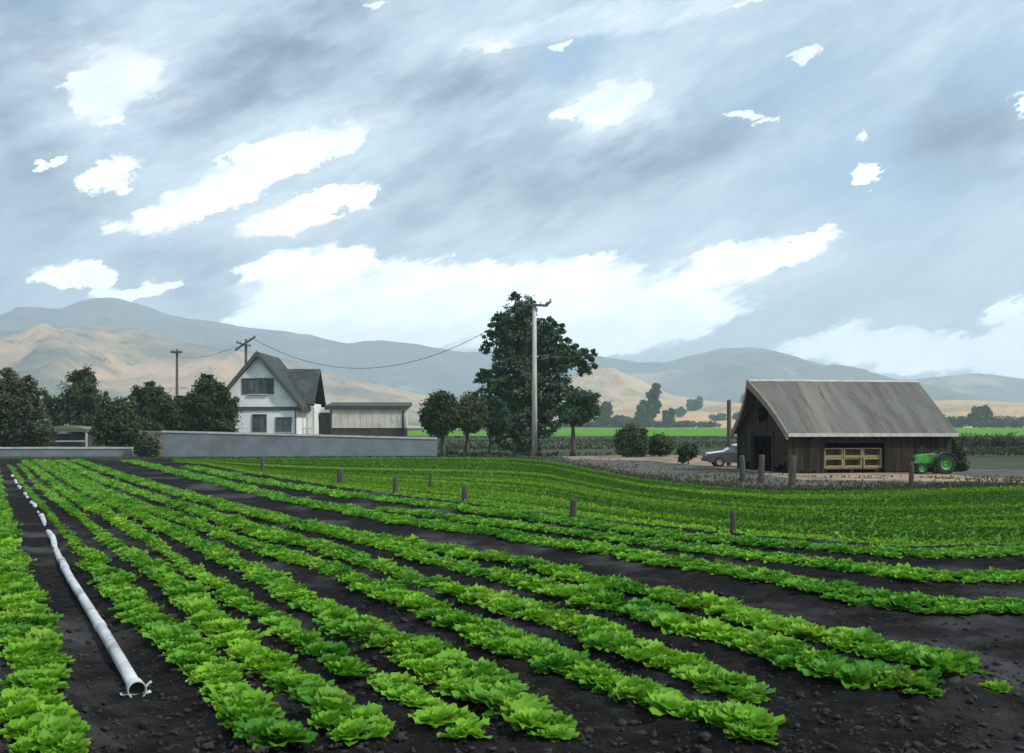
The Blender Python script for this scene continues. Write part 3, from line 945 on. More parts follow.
def tree(name, label, cat, px, Y, base_py, lobes_px, m, nleaf, leaf=0.16, trunk_r=0.2, trunk=True, group=None, seed=1, depth=0.9, clump=0.2, base_z=None, limbs=True):
    """lobes_px: (cx, cy, rx, ry) measured on the photo at distance Y -> real ellipsoids round the trunk"""
    z0 = 0.0 if base_z is None else base_z
    X0 = wx(px, Y)
    root = empty(name, (X0, Y, z0))
    r = random.Random(seed)
    L = []
    for (cx, cy, rx, ry) in lobes_px:
        k = Y / F
        R = (rx * k, max(rx, 0.6 * ry) * k * depth, ry * k)
        L.append(((wx(cx, Y) - X0, r.uniform(-.35, .35) * R[1], wz(cy, Y) - z0), R))
        if rx > 7:
            for _ in range(3):
                a, q = r.uniform(-.4, PI + .4), r.uniform(.7, 1.0)
                d = r.uniform(.22, .42)
                c0 = L[-1][0] if _ == 0 else base_c
                base_c = c0
                L.append(((c0[0] + math.cos(a) * R[0] * q, c0[1] + r.uniform(-.8, .3) * R[1], c0[2] + math.sin(a) * R[2] * q), (R[0] * d, R[1] * d, R[2] * d)))
    leaf = leaf * 1.3
    V, Fc, T = crown_mesh(L, nleaf, leaf, clump=clump, seed=seed)
    link_mesh('crown' if trunk else 'foliage', V, Fc, m, root, tint=T)
    tb = MB()
    top = max(c[2] for c, _ in L)
    low = min(c[2] - R[2] * .3 for c, R in L)
    h = max(top * 0.8, 0.4)
    pts = [(0, 0, -0.05)] + [(r.uniform(-.06, .06) * h * .3, r.uniform(-.06, .06) * h * .3, h * t) for t in (0.12, 0.35, 0.65, 1.0)]
    tb.tube(pts, [trunk_r * 1.35, trunk_r, trunk_r * .85, trunk_r * .55, trunk_r * .2], 9)
    if limbs:
        for (c, R) in L:
            zs = max(min(c[2] - R[2] * .5, h * .9), h * .2)
            tb.tube([(0, 0, zs * .75), (c[0] * .5, c[1] * .5, (zs + c[2]) / 2 - R[2] * .1), (c[0], c[1], c[2] + R[2] * .35)], [trunk_r * .5, trunk_r * .33, trunk_r * .1], 6)
    tb.build('trunk' if trunk else 'stem', MATS['bark'], root, smooth=True)
    return tag(root, label, cat, group)


# left clump behind the low wall
G = 'dark trees by the farmhouse'
tree('tree', 'large rounded olive dark tree at the far left edge', 'tree', 14, 99, 455,
     [(15, 408, 26, 30), (-2, 420, 22, 30), (34, 428, 16, 24), (10, 385, 14, 14), (22, 440, 28, 18), (28, 384, 9, 9)], TREEO, 11000, 0.17, 0.28, group=G, seed=3)
tree('tree', 'dark peaked tree directly above the low shed, next right of the olive tree', 'tree', 80, 132, 450,
     [(80, 396, 22, 22), (66, 408, 17, 16), (94, 408, 15, 20), (80, 380, 12, 9), (80, 418, 28, 16), (52, 424, 10, 14), (108, 420, 12, 14)], TREE, 11000, 0.2, 0.3, group=G, seed=4)
tree('tree', 'low dark tree right of the peaked tree, reaching down beside the wall end', 'tree', 122, 100, 455,
     [(120, 424, 18, 24), (108, 432, 14, 20), (132, 432, 12, 22), (124, 408, 12, 9)], TREE, 8000, 0.17, 0.2, group=G, seed=5)
tree('tree', 'bushy dark tree just left of the thin pole', 'tree', 150, 104, 452,
     [(150, 404, 18, 18), (138, 412, 12, 12), (158, 418, 18, 16), (154, 390, 9, 7), (146, 428, 20, 14)], TREE, 8000, 0.17, 0.2, group=G, seed=6)
tree('tree', 'low dark tree at the foot of the thin pole', 'tree', 178, 108, 452,
     [(176, 410, 16, 15), (184, 422, 20, 16), (168, 424, 16, 16), (188, 402, 8, 8)], TREE, 7000, 0.17, 0.2, group=G, seed=7)
tree('tree', 'dense dark tree against the left side of the white house', 'tree', 212, 96.0, 455,
     [(208, 400, 18, 20), (222, 412, 15, 20), (200, 418, 16, 18), (205, 383, 8, 8), (216, 424, 20, 13)], TREE, 10000, 0.15, 0.2, group=G, seed=8)

# middle: round trees, the tall tree, the round tree right of the pole
GM = 'trees around the tall pole'
tree('tree', 'small black green round tree at the right end of the grey wall', 'tree', 443, 96, 455,
     [(441, 414, 18, 20), (440, 426, 13, 12), (432, 418, 10, 12), (452, 416, 9, 13), (440, 400, 10, 7)], TREE, 9000, 0.15, 0.22, group=GM, seed=9)
tree('tree', 'small round tree between the black green tree and the tall tree', 'tree', 467, 97, 455,
     [(470, 411, 14, 18), (469, 424, 11, 11), (462, 416, 9, 12), (477, 417, 9, 12)], TREEO, 5500, 0.15, 0.2, group=GM, seed=10)
tree('tree', 'low bluish tree tucked under the left side of the tall tree', 'tree', 490, 99, 455,
     [(488, 416, 11, 14), (498, 420, 12, 18), (494, 404, 8, 8)], TREEB, 5000, 0.15, 0.13, group=GM, seed=12)
tree('tall_tree', 'tallest tree, dense green with ragged lobes behind the pale pole', 'tree', 524, 102.5, 455,
     [(522, 306, 13, 13), (513, 322, 17, 17), (524, 336, 22, 24), (508, 350, 17, 24), (488, 343, 8, 12), (500, 328, 10, 8), (516, 380, 28, 30), (484, 378, 9, 9), (480, 372, 5, 7),
      (497, 392, 18, 13), (520, 410, 25, 24), (548, 340, 13, 20), (546, 325, 9, 9), (556, 362, 20, 20), (575, 358, 15, 11), (585, 366, 10, 9), (583, 352, 6, 7), (593, 353, 3, 7), (552, 392, 22, 22),
      (513, 437, 20, 15), (532, 440, 12, 12), (546, 420, 15, 20), (567, 348, 9, 8), (562, 330, 5, 8)], TREEB, 26000, 0.17, 0.5, group=GM, seed=13, clump=0.145)
tree('tree', 'small round tree with a bare trunk right of the pale pole', 'tree', 573, 95, 455,
     [(583, 403, 14, 13), (570, 412, 13, 10), (586, 412, 11, 9), (575, 418, 15, 5)], TREEB, 5500, 0.15, 0.24, group=GM, seed=14)

# shrubs by the yard
GS = 'dark shrubs by the dirt yard'
tree('shrub', 'larger dark round shrub at the far side of the dirt yard', 'shrub', 630, 90, 457,
     [(631, 440, 14, 15), (624, 446, 8, 10), (640, 443, 8, 13)], TREE, 6000, 0.13, 0.08, trunk=False, group=GS, seed=15)
tree('shrub', 'smaller dark round shrub right of the larger one', 'shrub', 660, 92, 456,
     [(660, 445, 11, 10), (654, 447, 6, 8), (667, 446, 6, 8)], TREE, 4500, 0.13, 0.06, trunk=False, group=GS, seed=16)
tree('shrub', 'lowest dark shrub just left of the white topped car', 'shrub', 688, 72, 463,
     [(688, 452, 8, 6), (684, 456, 4, 6), (692, 451, 5, 5)], TREE, 2500, 0.12, 0.05, trunk=False, group=GS, seed=17)
tree('shrub', 'brownish ragged shrub before the stone end of the grey wall', 'shrub', 146, 89.5, 457,
     [(146, 444, 8, 10), (152, 449, 7, 8), (141, 450, 5, 7)], SCRUB, 2600, 0.12, 0.05, trunk=False, group=GS, seed=18)
tree('shrub', 'leafy shrub growing against the right wall of the barn', 'shrub', 955, 60.5, 471,
     [(957, 456, 6, 12), (959, 464, 7, 8), (955, 444, 3, 6)], TREEO, 2600, 0.10, 0.05, trunk=False, group=GS, seed=34)

# scattered trees on the plain
GP = 'scattered trees on the dry plain'
def far_tree(px, Y, lobes, lab, m=SCRUB, n=1500, seed=1, trunk_r=0.3, name='tree', cat='tree', foot=None):
    z0 = float(terrain_z(Y))
    if foot:
        p = on_land(px, foot)
        if p is not None:
            Y, z0 = p.y, p.z
    tree(name, lab, cat, px, Y, 0, lobes, m, n, 0.0022 * Y, trunk_r, group=GP, seed=seed, base_z=z0, clump=0.3)


from mathutils.bvhtree import BVHTree
HILLS = [BVHTree.FromPolygons([v.co[:] for v in o.data.vertices], [tuple(p.vertices) for p in o.data.polygons]) for o in bpy.data.objects
         if o.name.startswith('hills') or o.name in ('dry_plain', 'ground')]


def on_land(px, py):
    best = None
    for b in HILLS:
        h = b.ray_cast(Vector((0, 0, EYE)), Vector(((px - 512) / F, 1, -(py - HZ) / F)).normalized(), 9000)
        if h[0] is not None and (best is None or h[0].y < best.y):
            best = h[0]
    return best


far_tree(605, 885, [(605, 414, 6, 11), (607, 407, 4, 6), (603, 420, 7, 6)], 'small upright grey green tree right of the round tree', seed=20)
far_tree(622, 880, [(622, 422, 9, 6), (616, 423, 6, 5), (629, 422, 5, 5)], 'flat topped low bush left of the tall cypress like tree', seed=21)
far_tree(650, 890, [(648, 412, 10, 13), (654, 400, 7, 11), (656, 388, 3.5, 7), (645, 418, 9, 9)], 'tall pointed tree standing alone on the dry plain', TREEO, 3500, 22)
far_tree(668, 880, [(668, 418, 5, 8), (672, 413, 3, 4)], 'small slanting bush right of the tall pointed tree', seed=23)
far_tree(694, 900, [(694, 404, 7, 6), (698, 402, 4, 5), (690, 405, 4, 5)], 'round tree on the pale hill above the yard, larger of two', TREEB, 1200, 24, 1.0, foot=410.5)
far_tree(680, 850, [(680, 412, 4, 4.5), (682, 411, 3, 3)], 'small round tree lower left of the hill tree', TREEB, 800, 25, 0.8, foot=417)
far_tree(719, 800, [(721, 417, 5, 2.6), (713, 417, 4, 2), (722, 419, 3, 3)], 'flat dark bush on the plain left of the tall post', TREEB, 800, 26, 0.6, foot=420.5)
far_tree(737, 780, [(737, 416, 2.6, 2.6)], 'tiny dark bush between the tall post and the barn', TREEB, 500, 27, 0.5, foot=419.5)
far_tree(750, 820, [(750, 397, 7, 4), (745, 400, 5, 4), (755, 399, 5, 5)], 'greyish tree just behind the barn roof point', SCRUB, 800, 28, 0.8, foot=403)
far_tree(980, 850, [(980, 413, 8, 6), (974, 415, 5, 5), (987, 416, 5, 5)], 'rounded tree standing up from the hedge right of the barn', TREEO, 1200, 29, 0.9)
hg = empty('hedge', (wx(985, 870), 870, float(terrain_z(870))))
V, Fc, T = crown_mesh([((x, rng.uniform(-3, 3), 4.2 + rng.uniform(-.8, .8)), (9, 5, 3.6)) for x in np.arange(-38, 75, 8)], 5200, 1.8, clump=0.5, seed=31)
link_mesh('foliage', V, Fc, TREEO, hg, tint=T)
tag(hg, 'long low dark hedge on the plain right of the barn', 'hedge')
hb = empty('hedge', (wx(985, 135), 135, 0))
V, Fc, T = crown_mesh([((x, rng.uniform(-.8, .8), 0.75), (1.6, 1.2, 0.8)) for x in np.arange(-4, 4.5, 1.3)], 2600, 0.22, clump=0.25, seed=32)
link_mesh('foliage', V, Fc, SCRUB, hb, tint=T)
tag(hb, 'short dull hedge in the grey green meadow right of the barn', 'hedge')
hm = empty('hedge', (wx(640, 900), 900, float(terrain_z(900))))
V, Fc, T = crown_mesh([((x, rng.uniform(-.8, .8), 2.2 + rng.uniform(-.6, .8)), (7, 4.0, 2.4)) for x in np.arange(-75, 60, 7)], 5200, 1.6, clump=0.4, seed=33)
link_mesh('foliage', V, Fc, TREEO, hm, tint=T)
tag(hm, 'low far hedge along the bright green strip left of the barn', 'hedge')

# ------------------------------------------------------------------ farmhouse
def build_house():
    Y0 = 100.0
    X0 = wx(258, Y0)
    H = empty('farmhouse', (X0, Y0, 0))
    hw, ze, zp = 3.55, 4.75, 9.02          # half width, wall top at the eaves, gable point
    dep = 8.5
    w = MB()
    w.prism([(-hw, 0), (hw, 0), (hw, ze), (0, zp - .12), (-hw, ze)], 0, dep)
    w.build('wall', MATS['white_plaster'], H)
    # rear wing with its ridge across the picture
    wy0, wy1 = 3.2, 8.3
    rw = MB()
    rw.box(hw - .05, hw + .85, wy0 + .5, wy1 - .5, 0, 4.7)
    rw.build('wing_wall', MATS['white_plaster'], H)
    # roofs (slabs with thickness)
    ov, ey, th = 0.62, 0.5, 0.22
    sl = (zp - ze) / hw
    rf = MB()
    for s in (-1, 1):
        xo, zo = s * (hw + ov), ze - sl * ov
        a = [(0, -ey, zp), (xo, -ey, zo), (xo, dep + ey, zo), (0, dep + ey, zp)]
        b = [(x, y, z + th * 1.5) for x, y, z in a]
        rf = MB()
        rf.hexa(a, b) if s < 0 else rf.hexa(a[::-1], b[::-1])
        rf.build('roof', MATS['roof_dark'], H)
    bb = MB()
    for s in (-1, 1):
        xo, zo = s * (hw + ov), ze - sl * ov
        pr = [(0.0, zp - .12), (xo, zo - .12), (xo, zo + .40), (0.0, zp + .40)]
        bb = MB()
        bb.prism(pr if s < 0 else pr[::-1], -ey - .09, -ey - .003)
        bb.build('barge_board', MATS['trim_green'], H)
    ym = (wy0 + wy1) / 2
    zr, zw = 2.4 + (428 - 371) / F * (Y0 + ym), 4.45
    wr = MB()
    x0, x1 = 0.6, hw + 1.15
    for ya in (wy0 - .9, wy1 + .6):
        a = [(x0, ya, zw), (x1, ya, zw), (x1, ym, zr), (x0, ym, zr)]
        b = [(x, y, z + .2) for x, y, z in a]
        wr = MB()
        wr.hexa(a, b) if ya < ym else wr.hexa(a[::-1], b[::-1])
        wr.build('wing_roof', MATS['roof_dark'], H)
    # belt trim between the storeys
    t = MB()
    t.box(-hw - .04, hw + .35, -.11, -.004, 4.02, 4.34)
    t.build('belt_trim', MATS['trim_green'], H)
    dp = MB()
    dp.tube([(hw - .12, -.09, 0.0), (hw - .12, -.09, 4.02)], .055, 8)
    dp.build('drainpipe', MATS['trim_green'], H)

    def window(name, xc, zc, ww, hh, nmull, shutter=False):
        f = MB()
        d0, d1 = -.10, -.004
        fw = .11
        f.box(xc - ww / 2, xc - ww / 2 + fw, d0, d1, zc - hh / 2, zc + hh / 2)
        f.box(xc + ww / 2 - fw, xc + ww / 2, d0, d1, zc - hh / 2, zc + hh / 2)
        f.box(xc - ww / 2 + fw, xc + ww / 2 - fw, d0, d1, zc + hh / 2 - fw, zc + hh / 2)
        f.box(xc - ww / 2 + fw, xc + ww / 2 - fw, d0, d1, zc - hh / 2, zc - hh / 2 + fw)
        for k in range(nmull):
            xm = xc - ww / 2 + ww * (k + 1) / (nmull + 1)
            f.box(xm - .04, xm + .04, d0 + .01, d1, zc - hh / 2 + fw, zc + hh / 2 - fw)
        wo = f.build(name, MATS['trim_green'], H)
        g = MB()
        g.box(xc - ww / 2 + fw, xc + ww / 2 - fw, -.035, -.006, zc - hh / 2 + fw, zc + hh / 2 - fw)
        g.build('pane', MATS['glass_dark'], wo)
        sl_ = MB()
        sl_.box(xc - ww / 2 - .06, xc + ww / 2 + .06, -.17, -.004, zc - hh / 2 - .09, zc - hh / 2 - .003)
        sl_.build('sill', MATS['coping'], wo)
        if shutter:
            for s in (-1, 1):
                sh = MB()
                xa = xc + s * (ww / 2 + .30)
                for i in range(9):
                    zz = zc - hh / 2 + hh * (i + .5) / 9
                    sh.box(xa - .27, xa + .27, -.07, -.005, zz - hh / 18 + .004, zz + hh / 18 - .004)
                sh.build('shutter', MATS['trim_green'], wo)
    window('window', 0.0, 6.22, 1.75, 1.45, 2, True)
    window('window', 2.35, 2.72, 1.45, 1.35, 1)
    window('window', 0.15, 2.85, 1.3, 1.65, 1)
    # side porch under the wing roof
    for x in (hw + .45, hw + 1.05):
        pc = MB(); pc.box(x - .07, x + .07, 2.43, 2.57, 0, 4.3); pc.build('porch_post', MATS['coping'], H)
    pc = MB()
    pc.box(hw + .02, hw + .97, 2.44, 2.56, 2.3, 2.42)
    for k in range(4):
        pc.box(hw + .1 + k * .22, hw + .15 + k * .22, 2.47, 2.53, 1.5, 2.301)
    pc.build('railing', MATS['coping'], H)
    tag(H, 'white two storey farmhouse with steep dark gable roof behind the grey wall', 'house')


build_house()

# long low shed right of the house
def build_shed():
    Y0 = 106.0
    xl, xr = wx(330, Y0), wx(404, Y0)
    L = xr - xl
    e = empty('long_shed', (xl, Y0, 0))
    zt = wz(410, Y0)
    zb = wz(428, Y0)
    w = MB(); w.box(0, L, 0, 4.0, zb, zt)
    w.build('wall', MATS['shed_wall'], e)
    b = MB(); b.box(.03, L - .03, .05, 3.9, 0, zb - .003)
    b.build('base', MATS['shed_dark'], e)
    r = MB()
    r.hexa([(-.5, -.18, zt + .01), (L + .35, -.18, zt + .01), (L + .35, 4.5, zt + .5), (-.5, 4.5, zt + .5)],
           [(-.5, -.18, zt + .40), (L + .35, -.18, zt + .40), (L + .35, 4.5, zt + .85), (-.5, 4.5, zt + .85)])
    r.build('roof', MATS['shed_dark'], e)
    for xx in (0.0, L - .18):
        c = MB(); c.box(xx, xx + .18, -.06, -.003, zb, zt)
        c.build('corner_board', MATS['shed_dark'], e)
    s = MB()
    for k in range(1, 12):
        s.box(k * L / 12 - .02, k * L / 12 + .02, -.03, -.003, zb, zt)
    s.build('seam_strip', MATS['shed_wall'], e)
    d = MB(); d.box(-1.0, -.01, .4, 3.6, 0, zt - .25)  # solid dark box stands in for the open left end
    d.build('dark_end', MATS['shed_dark'], e)
    tag(e, 'long low shed with pale wall and dark flat roof beside the house', 'shed')


build_shed()

# boundary walls
def garden_wall(name, label, pa, pb, Y, ytop, m, th=0.35, yend=None):
    xa, xb = wx(pa, Y), wx(pb, Y)
    zt = wz(ytop, Y)
    e = empty(name, (xa, Y, 0))
    L = xb - xa
    w = MB()
    z2 = wz(yend, Y) if yend else zt
    w.hexa([(0, 0, 0), (L, 0, 0), (L, th, 0), (0, th, 0)], [(0, 0, zt - .16), (L, 0, z2 - .16), (L, th, z2 - .16), (0, th, zt - .16)])
    w.build('wall_body', m, e)
    c = MB()
    k = max(int(L / 1.2), 2)
    for i in range(k):
        j = random.uniform(-.012, .012)
        za, zb = zt + (z2 - zt) * i / k, zt + (z2 - zt) * (i + 1) / k
        xa_, xb_ = i * L / k + .008, (i + 1) * L / k - .008
        c.hexa([(xa_, -.06, za - .157), (xb_, -.06, zb - .157), (xb_, th + .06, zb - .157), (xa_, th + .06, za - .157)],
               [(xa_, -.06, za + j), (xb_, -.06, zb + j), (xb_, th + .06, zb + j), (xa_, th + .06, za + j)])
    c.build('coping', MATS['coping'], e)
    return tag(e, label, 'wall')


garden_wall('garden_wall', 'long grey blue garden wall with pale coping before the farmhouse', 162, 437, 92, 430.5, MATS['wall_render'], yend=437.5)
garden_wall('garden_wall', 'low dim grey wall at the far left under the dark trees', -60, 132, 93, 447, MATS['wall_render'])
e = empty('stone_pier', (wx(150, 91.8), 91.8, 0))
b = MB()
for i in range(6):
    z0 = i * .36
    k = 5
    sh = (i % 2) * .16
    for j in range(k):
        xx = -.95 + j * .38 + random.uniform(-.02, .02)
        b.box(xx, xx + .35, -.02 + random.uniform(-.04, .02), .45, z0 + .012, z0 + .35, 0.012)
b.box(-.93, .93, .05, .42, 0, 2.1)
b.build('stonework', MATS['rubble'], e, bevel=.02)
tag(e, 'rough brown stone end of the grey garden wall', 'pier')

# low open shed at far left
def build_low_shed():
    Y0 = 112.0
    xl, xr = wx(39, Y0), wx(87, Y0)
    L = xr - xl
    zt = wz(430.5, Y0)
    e = empty('low_shed', (xl, Y0, 0))
    b = MB(); b.box(.1, L - .1, .6, 3.0, 0, zt - .35); b.build('back_wall', MATS['shed_dark'], e)
    for x in (0.0, L - .16):
        p = MB(); p.box(x, x + .16, 0, .16, 0, zt - .12); p.build('post', MATS['coping'], e)
    bm_ = MB(); bm_.box(-.1, L + .1, -.06, .16, zt - .117, zt + .08); bm_.build('beam', MATS['coping'], e)
    r = MB()
    pr = [(-.2, zt + .085), (L + .2, zt + .085), (L * .8, zt + .42), (L * .5, zt + .5), (L * .2, zt + .4)]
    r.prism(pr, -.2, 3.2)
    r.build('roof', MATS['moss_roof'], e)
    rl = MB(); rl.box(.17, L - .17, .02, .1, 1.0, 1.12); rl.build('rail', MATS['coping'], e)
    tag(e, 'low open shed with mossy roof and pale posts at far left', 'shed')


build_low_shed()

# ------------------------------------------------------------------ barn
BA = rad(10)
BX, BY = wx(790, 57.6), 57.6


def build_barn():
    e = empty('barn', (BX, BY, 0), BA)
    L, Wd, ze, zr = 9.25, 7.2, 2.25, 4.9
    # front wall: boards with the opening that holds the crates
    f = MB()
    ox0, ox1, oz0, oz1 = 1.9, 5.35, 0.0, 1.62
    x = 0.0
    while x < L - .02:
        wd = random.uniform(.17, .24)
        x2 = min(x + wd, L)
        mid = (x + x2) / 2
        d = random.uniform(0, .025)
        if ox0 < mid < ox1:
            f.box(x + .006, x2 - .006, d - .01, d + .03, oz1, ze)
        else:
            f.box(x + .006, x2 - .006, d - .01, d + .03, random.uniform(.0, .14), ze)
        x = x2
    fo = f.build('front_wall', MATS['old_boards'], e)
    fr = MB()
    fr.box(ox0 - .14, ox0, -.06, .1, 0, oz1); fr.box(ox1, ox1 + .14, -.06, .1, 0, oz1); fr.box(ox0 - .14, ox1 + .14, -.06, .1, oz1 + .003, oz1 + .15)
    fr.build('opening_frame', MATS['old_boards'], fo)
    # right and back walls
    bk = MB(); bk.box(L - .06, L, .06, Wd - .06, 0, ze); bk.build('side_wall', MATS['old_boards'], e)
    bk = MB(); bk.box(.05, L, Wd - .05, Wd, 0, ze); bk.build('back_wall', MATS['old_boards'], e)
    g2 = MB()
    g2.add([(L - .03, .0, ze), (L - .03, Wd, ze), (L - .03, Wd / 2, zr), (L - .09, .0, ze), (L - .09, Wd, ze), (L - .09, Wd / 2, zr)], [(0, 1, 2), (5, 4, 3), (0, 3, 4, 1), (1, 4, 5, 2), (2, 5, 3, 0)])
    g2.build('rear_gable', MATS['old_boards'], e)
    # left gable end: boards under the roof line with a doorway and a loft opening
    gb = MB()
    y = 0.0
    while y < Wd - .02:
        wd = random.uniform(.18, .25)
        y2 = min(y + wd, Wd)
        mid = (y + y2) / 2
        top = lambda yy: ze + (zr - ze) * (1 - abs(yy - Wd / 2) / (Wd / 2)) - .02
        d = random.uniform(0, .025)
        segs = [(random.uniform(.25, .6), None)]
        if Wd * .30 < mid < Wd * .70:                      # doorway below, loft opening above
            segs = [(1.95, 2.75), (3.55, None)] if Wd * .40 < mid < Wd * .60 else [(1.95, None)]
        for a, b in segs:
            za, zb = (top(y), top(y2)) if b is None else (b, b)
            if min(za, zb) > a + .05:
                gb.hexa([(d - .015, y + .006, a), (d + .02, y + .006, a), (d + .02, y2 - .006, a), (d - .015, y2 - .006, a)],
                        [(d - .015, y + .006, za), (d + .02, y + .006, za), (d + .02, y2 - .006, zb), (d - .015, y2 - .006, zb)])
        y = y2
    gb.build('gable_wall', MATS['old_boards'], e)
    # corner and door posts of the gable end
    for yy in (.1, Wd * .29, Wd * .71, Wd - .1):
        p = MB(); p.box(-.09, .09, yy - .09, yy + .09, 0, ze - .02)
        p.build('post', MATS['old_boards'], e)
    # roof
    oy, xl0, xlr, xr_ = .32, -.25, -.85, L + .2
    sl = (zr - ze) / (Wd / 2)
    for s in (0, 1):
        r = MB()
        nrib = 44
        yE = -oy if s == 0 else Wd + oy
        zE = ze - sl * oy + .10
        zR = zr + .10
        rows = 10
        Vt = []
        for i in range(nrib * 2 + 1):
            t = i / (nrib * 2)
            for j in range(rows + 1):
                q = j / rows                     # 0 eave, 1 ridge
                xa = xl0 + (xlr - xl0) * q ** 2.2
                xx = xa + (xr_ - xa) * t
                yy = yE + (Wd / 2 - yE) * q
                lap = .022 * (1 - (q * 4) % 1.0)
                zz = zE + (zR - zE) * q + (.024 if i % 2 else 0) + lap * .5 + .02 * mnoise.noise((xx * .6, q * 3, s * 4.0))
                Vt.append((xx, yy, zz))
        nn = rows + 1
        cnt = len(Vt)
        Vb = [(x_, y_, z_ - .09) for x_, y_, z_ in Vt]
        Fc = []
        for i in range(nrib * 2):
            for j in range(rows):
                a = i * nn + j
                Fc.append((a, a + nn, a + nn + 1, a + 1))
                Fc.append((cnt + a, cnt + a + 1, cnt + a + nn + 1, cnt + a + nn))
        m_ = nrib * 2
        for i in range(m_):
            a = i * nn; Fc.append((a, cnt + a, cnt + a + nn, a + nn))
            a = i * nn + rows; Fc.append((a, a + nn, cnt + a + nn, cnt + a))
        for j in range(rows):
            a = j; Fc.append((a, a + 1, cnt + a + 1, cnt + a))
            a = m_ * nn + j; Fc.append((a, cnt + a, cnt + a + 1, a + 1))
        ro = link_mesh('roof', Vt + Vb, Fc, MATS['roof_iron'], e)
        # barge boards follow the prow
        bb = MB()
        for (x_off, name) in ((0, 'l'),):
            pts = []
            for j in range(rows + 1):
                q = j / rows
                xa = xl0 + (xlr - xl0) * q ** 2.2
                pts.append((xa - .02, yE + (Wd / 2 - yE) * q, zE + (zR - zE) * q - .06))
            for j in range(rows):
                p, q2 = pts[j], pts[j + 1]
                bb.hexa([(p[0] - .08, p[1], p[2] - .26), (p[0] + .03, p[1], p[2] - .26), (q2[0] + .03, q2[1], q2[2] - .26), (q2[0] - .08, q2[1], q2[2] - .26)],
                        [(p[0] - .08, p[1], p[2] + .13), (p[0] + .03, p[1], p[2] + .13), (q2[0] + .03, q2[1], q2[2] + .13), (q2[0] - .08, q2[1], q2[2] + .13)])
        bb.build('barge_board', MATS['barge_board'], ro)
        if s == 0:
            fa = MB(); fa.box(xl0, xr_, yE - .05, yE - .003, zE - .17, zE + .015)
            fa.build('fascia', MATS['fascia'], ro)
    rc = MB(); rc.tube([(xlr, Wd / 2, zr + .115), (xr_, Wd / 2, zr + .125)], .09, 8)
    rc.build('ridge_cap', MATS['fascia'], e)
    # inner floor
    fl = MB(); fl.box(.1, L - .1, .15, Wd - .1, .014, .03)
    fl.build('floor', MATS['soil_dark'], e)
    tag(e, 'old dark wooden barn with grey ribbed roof ending in a pointed ridge', 'barn')


build_barn()

# crates stacked in the barn opening
def make_crate():
    e = empty('wooden_crate', (0, 0, 0))
    w, h, d, t = 1.06, .54, .8, .06
    fr = MB()
    fr.box(-w / 2, w / 2, 0, d, 0, t); fr.box(-w / 2, w / 2, 0, d, h - t, h)
    fr.box(-w / 2, -w / 2 + t, .002, d, t, h - t); fr.box(w / 2 - t, w / 2, .002, d, t, h - t)
    fr.box(-w / 2 + t, w / 2 - t, d - t, d - .002, t, h - t)
    fr.build('box', MATS['crate_wood'], e)
    s = MB()
    s.box(-w / 2 + t, w / 2 - t, -.02, .02, t, t + .10)
    s.build('front_slat', MATS['crate_wood'], e)
    for x in (-w / 2 + .035, w / 2 - .035):
        c = MB(); c.box(x - .04, x + .04, -.03, -.001, 0.01, h - .01)
        c.build('corner_batten', MATS['crate_wood'], e)
    return e


crate0 = make_crate()
cl = [['left crate of the lower layer in the barn opening', 'middle crate of the lower layer in the barn opening', 'right crate of the lower layer in the barn opening'],
      ['left crate of the upper layer in the barn opening', 'middle crate of the upper layer in the barn opening', 'right crate of the upper layer in the barn opening']]
ca, sa = math.cos(BA), math.sin(BA)
first = True
for r_ in range(2):
    for k in range(3):
        if first:
            c = crate0; first = False
        else:
            c = crate0.copy(); COL.objects.link(c)
            for ch in crate0.children:
                d_ = ch.copy(); COL.objects.link(d_); d_.parent = c
        lx, ly = 2.5 + k * 1.12 + random.uniform(-.02, .02), .16 + random.uniform(-.04, .04)
        c.location = (BX + lx * ca - ly * sa, BY + lx * sa + ly * ca, .25 + r_ * .545)
        c.rotation_euler = (0, 0, BA + random.uniform(-.03, .03))
        tag(c, cl[r_][k], 'crate', 'wooden crates stacked in the barn opening')
e = empty('pallet', (BX + 3.55 * ca - .55 * sa, BY + 3.55 * sa + .55 * ca, .03), BA)
b = MB()
for k in range(7):
    b.box(-1.6, 1.6, -.42 + k * .13, -.32 + k * .13, .15, .215)
b.build('deck', MATS['old_boards'], e)
for x in (-1.45, 0, 1.45):
    b = MB(); b.box(x - .06, x + .06, -.42, .46, 0, .147)
    b.build('bearer', MATS['old_boards'], e)
tag(e, 'long dark pallet under the stacked crates in the barn opening', 'pallet')

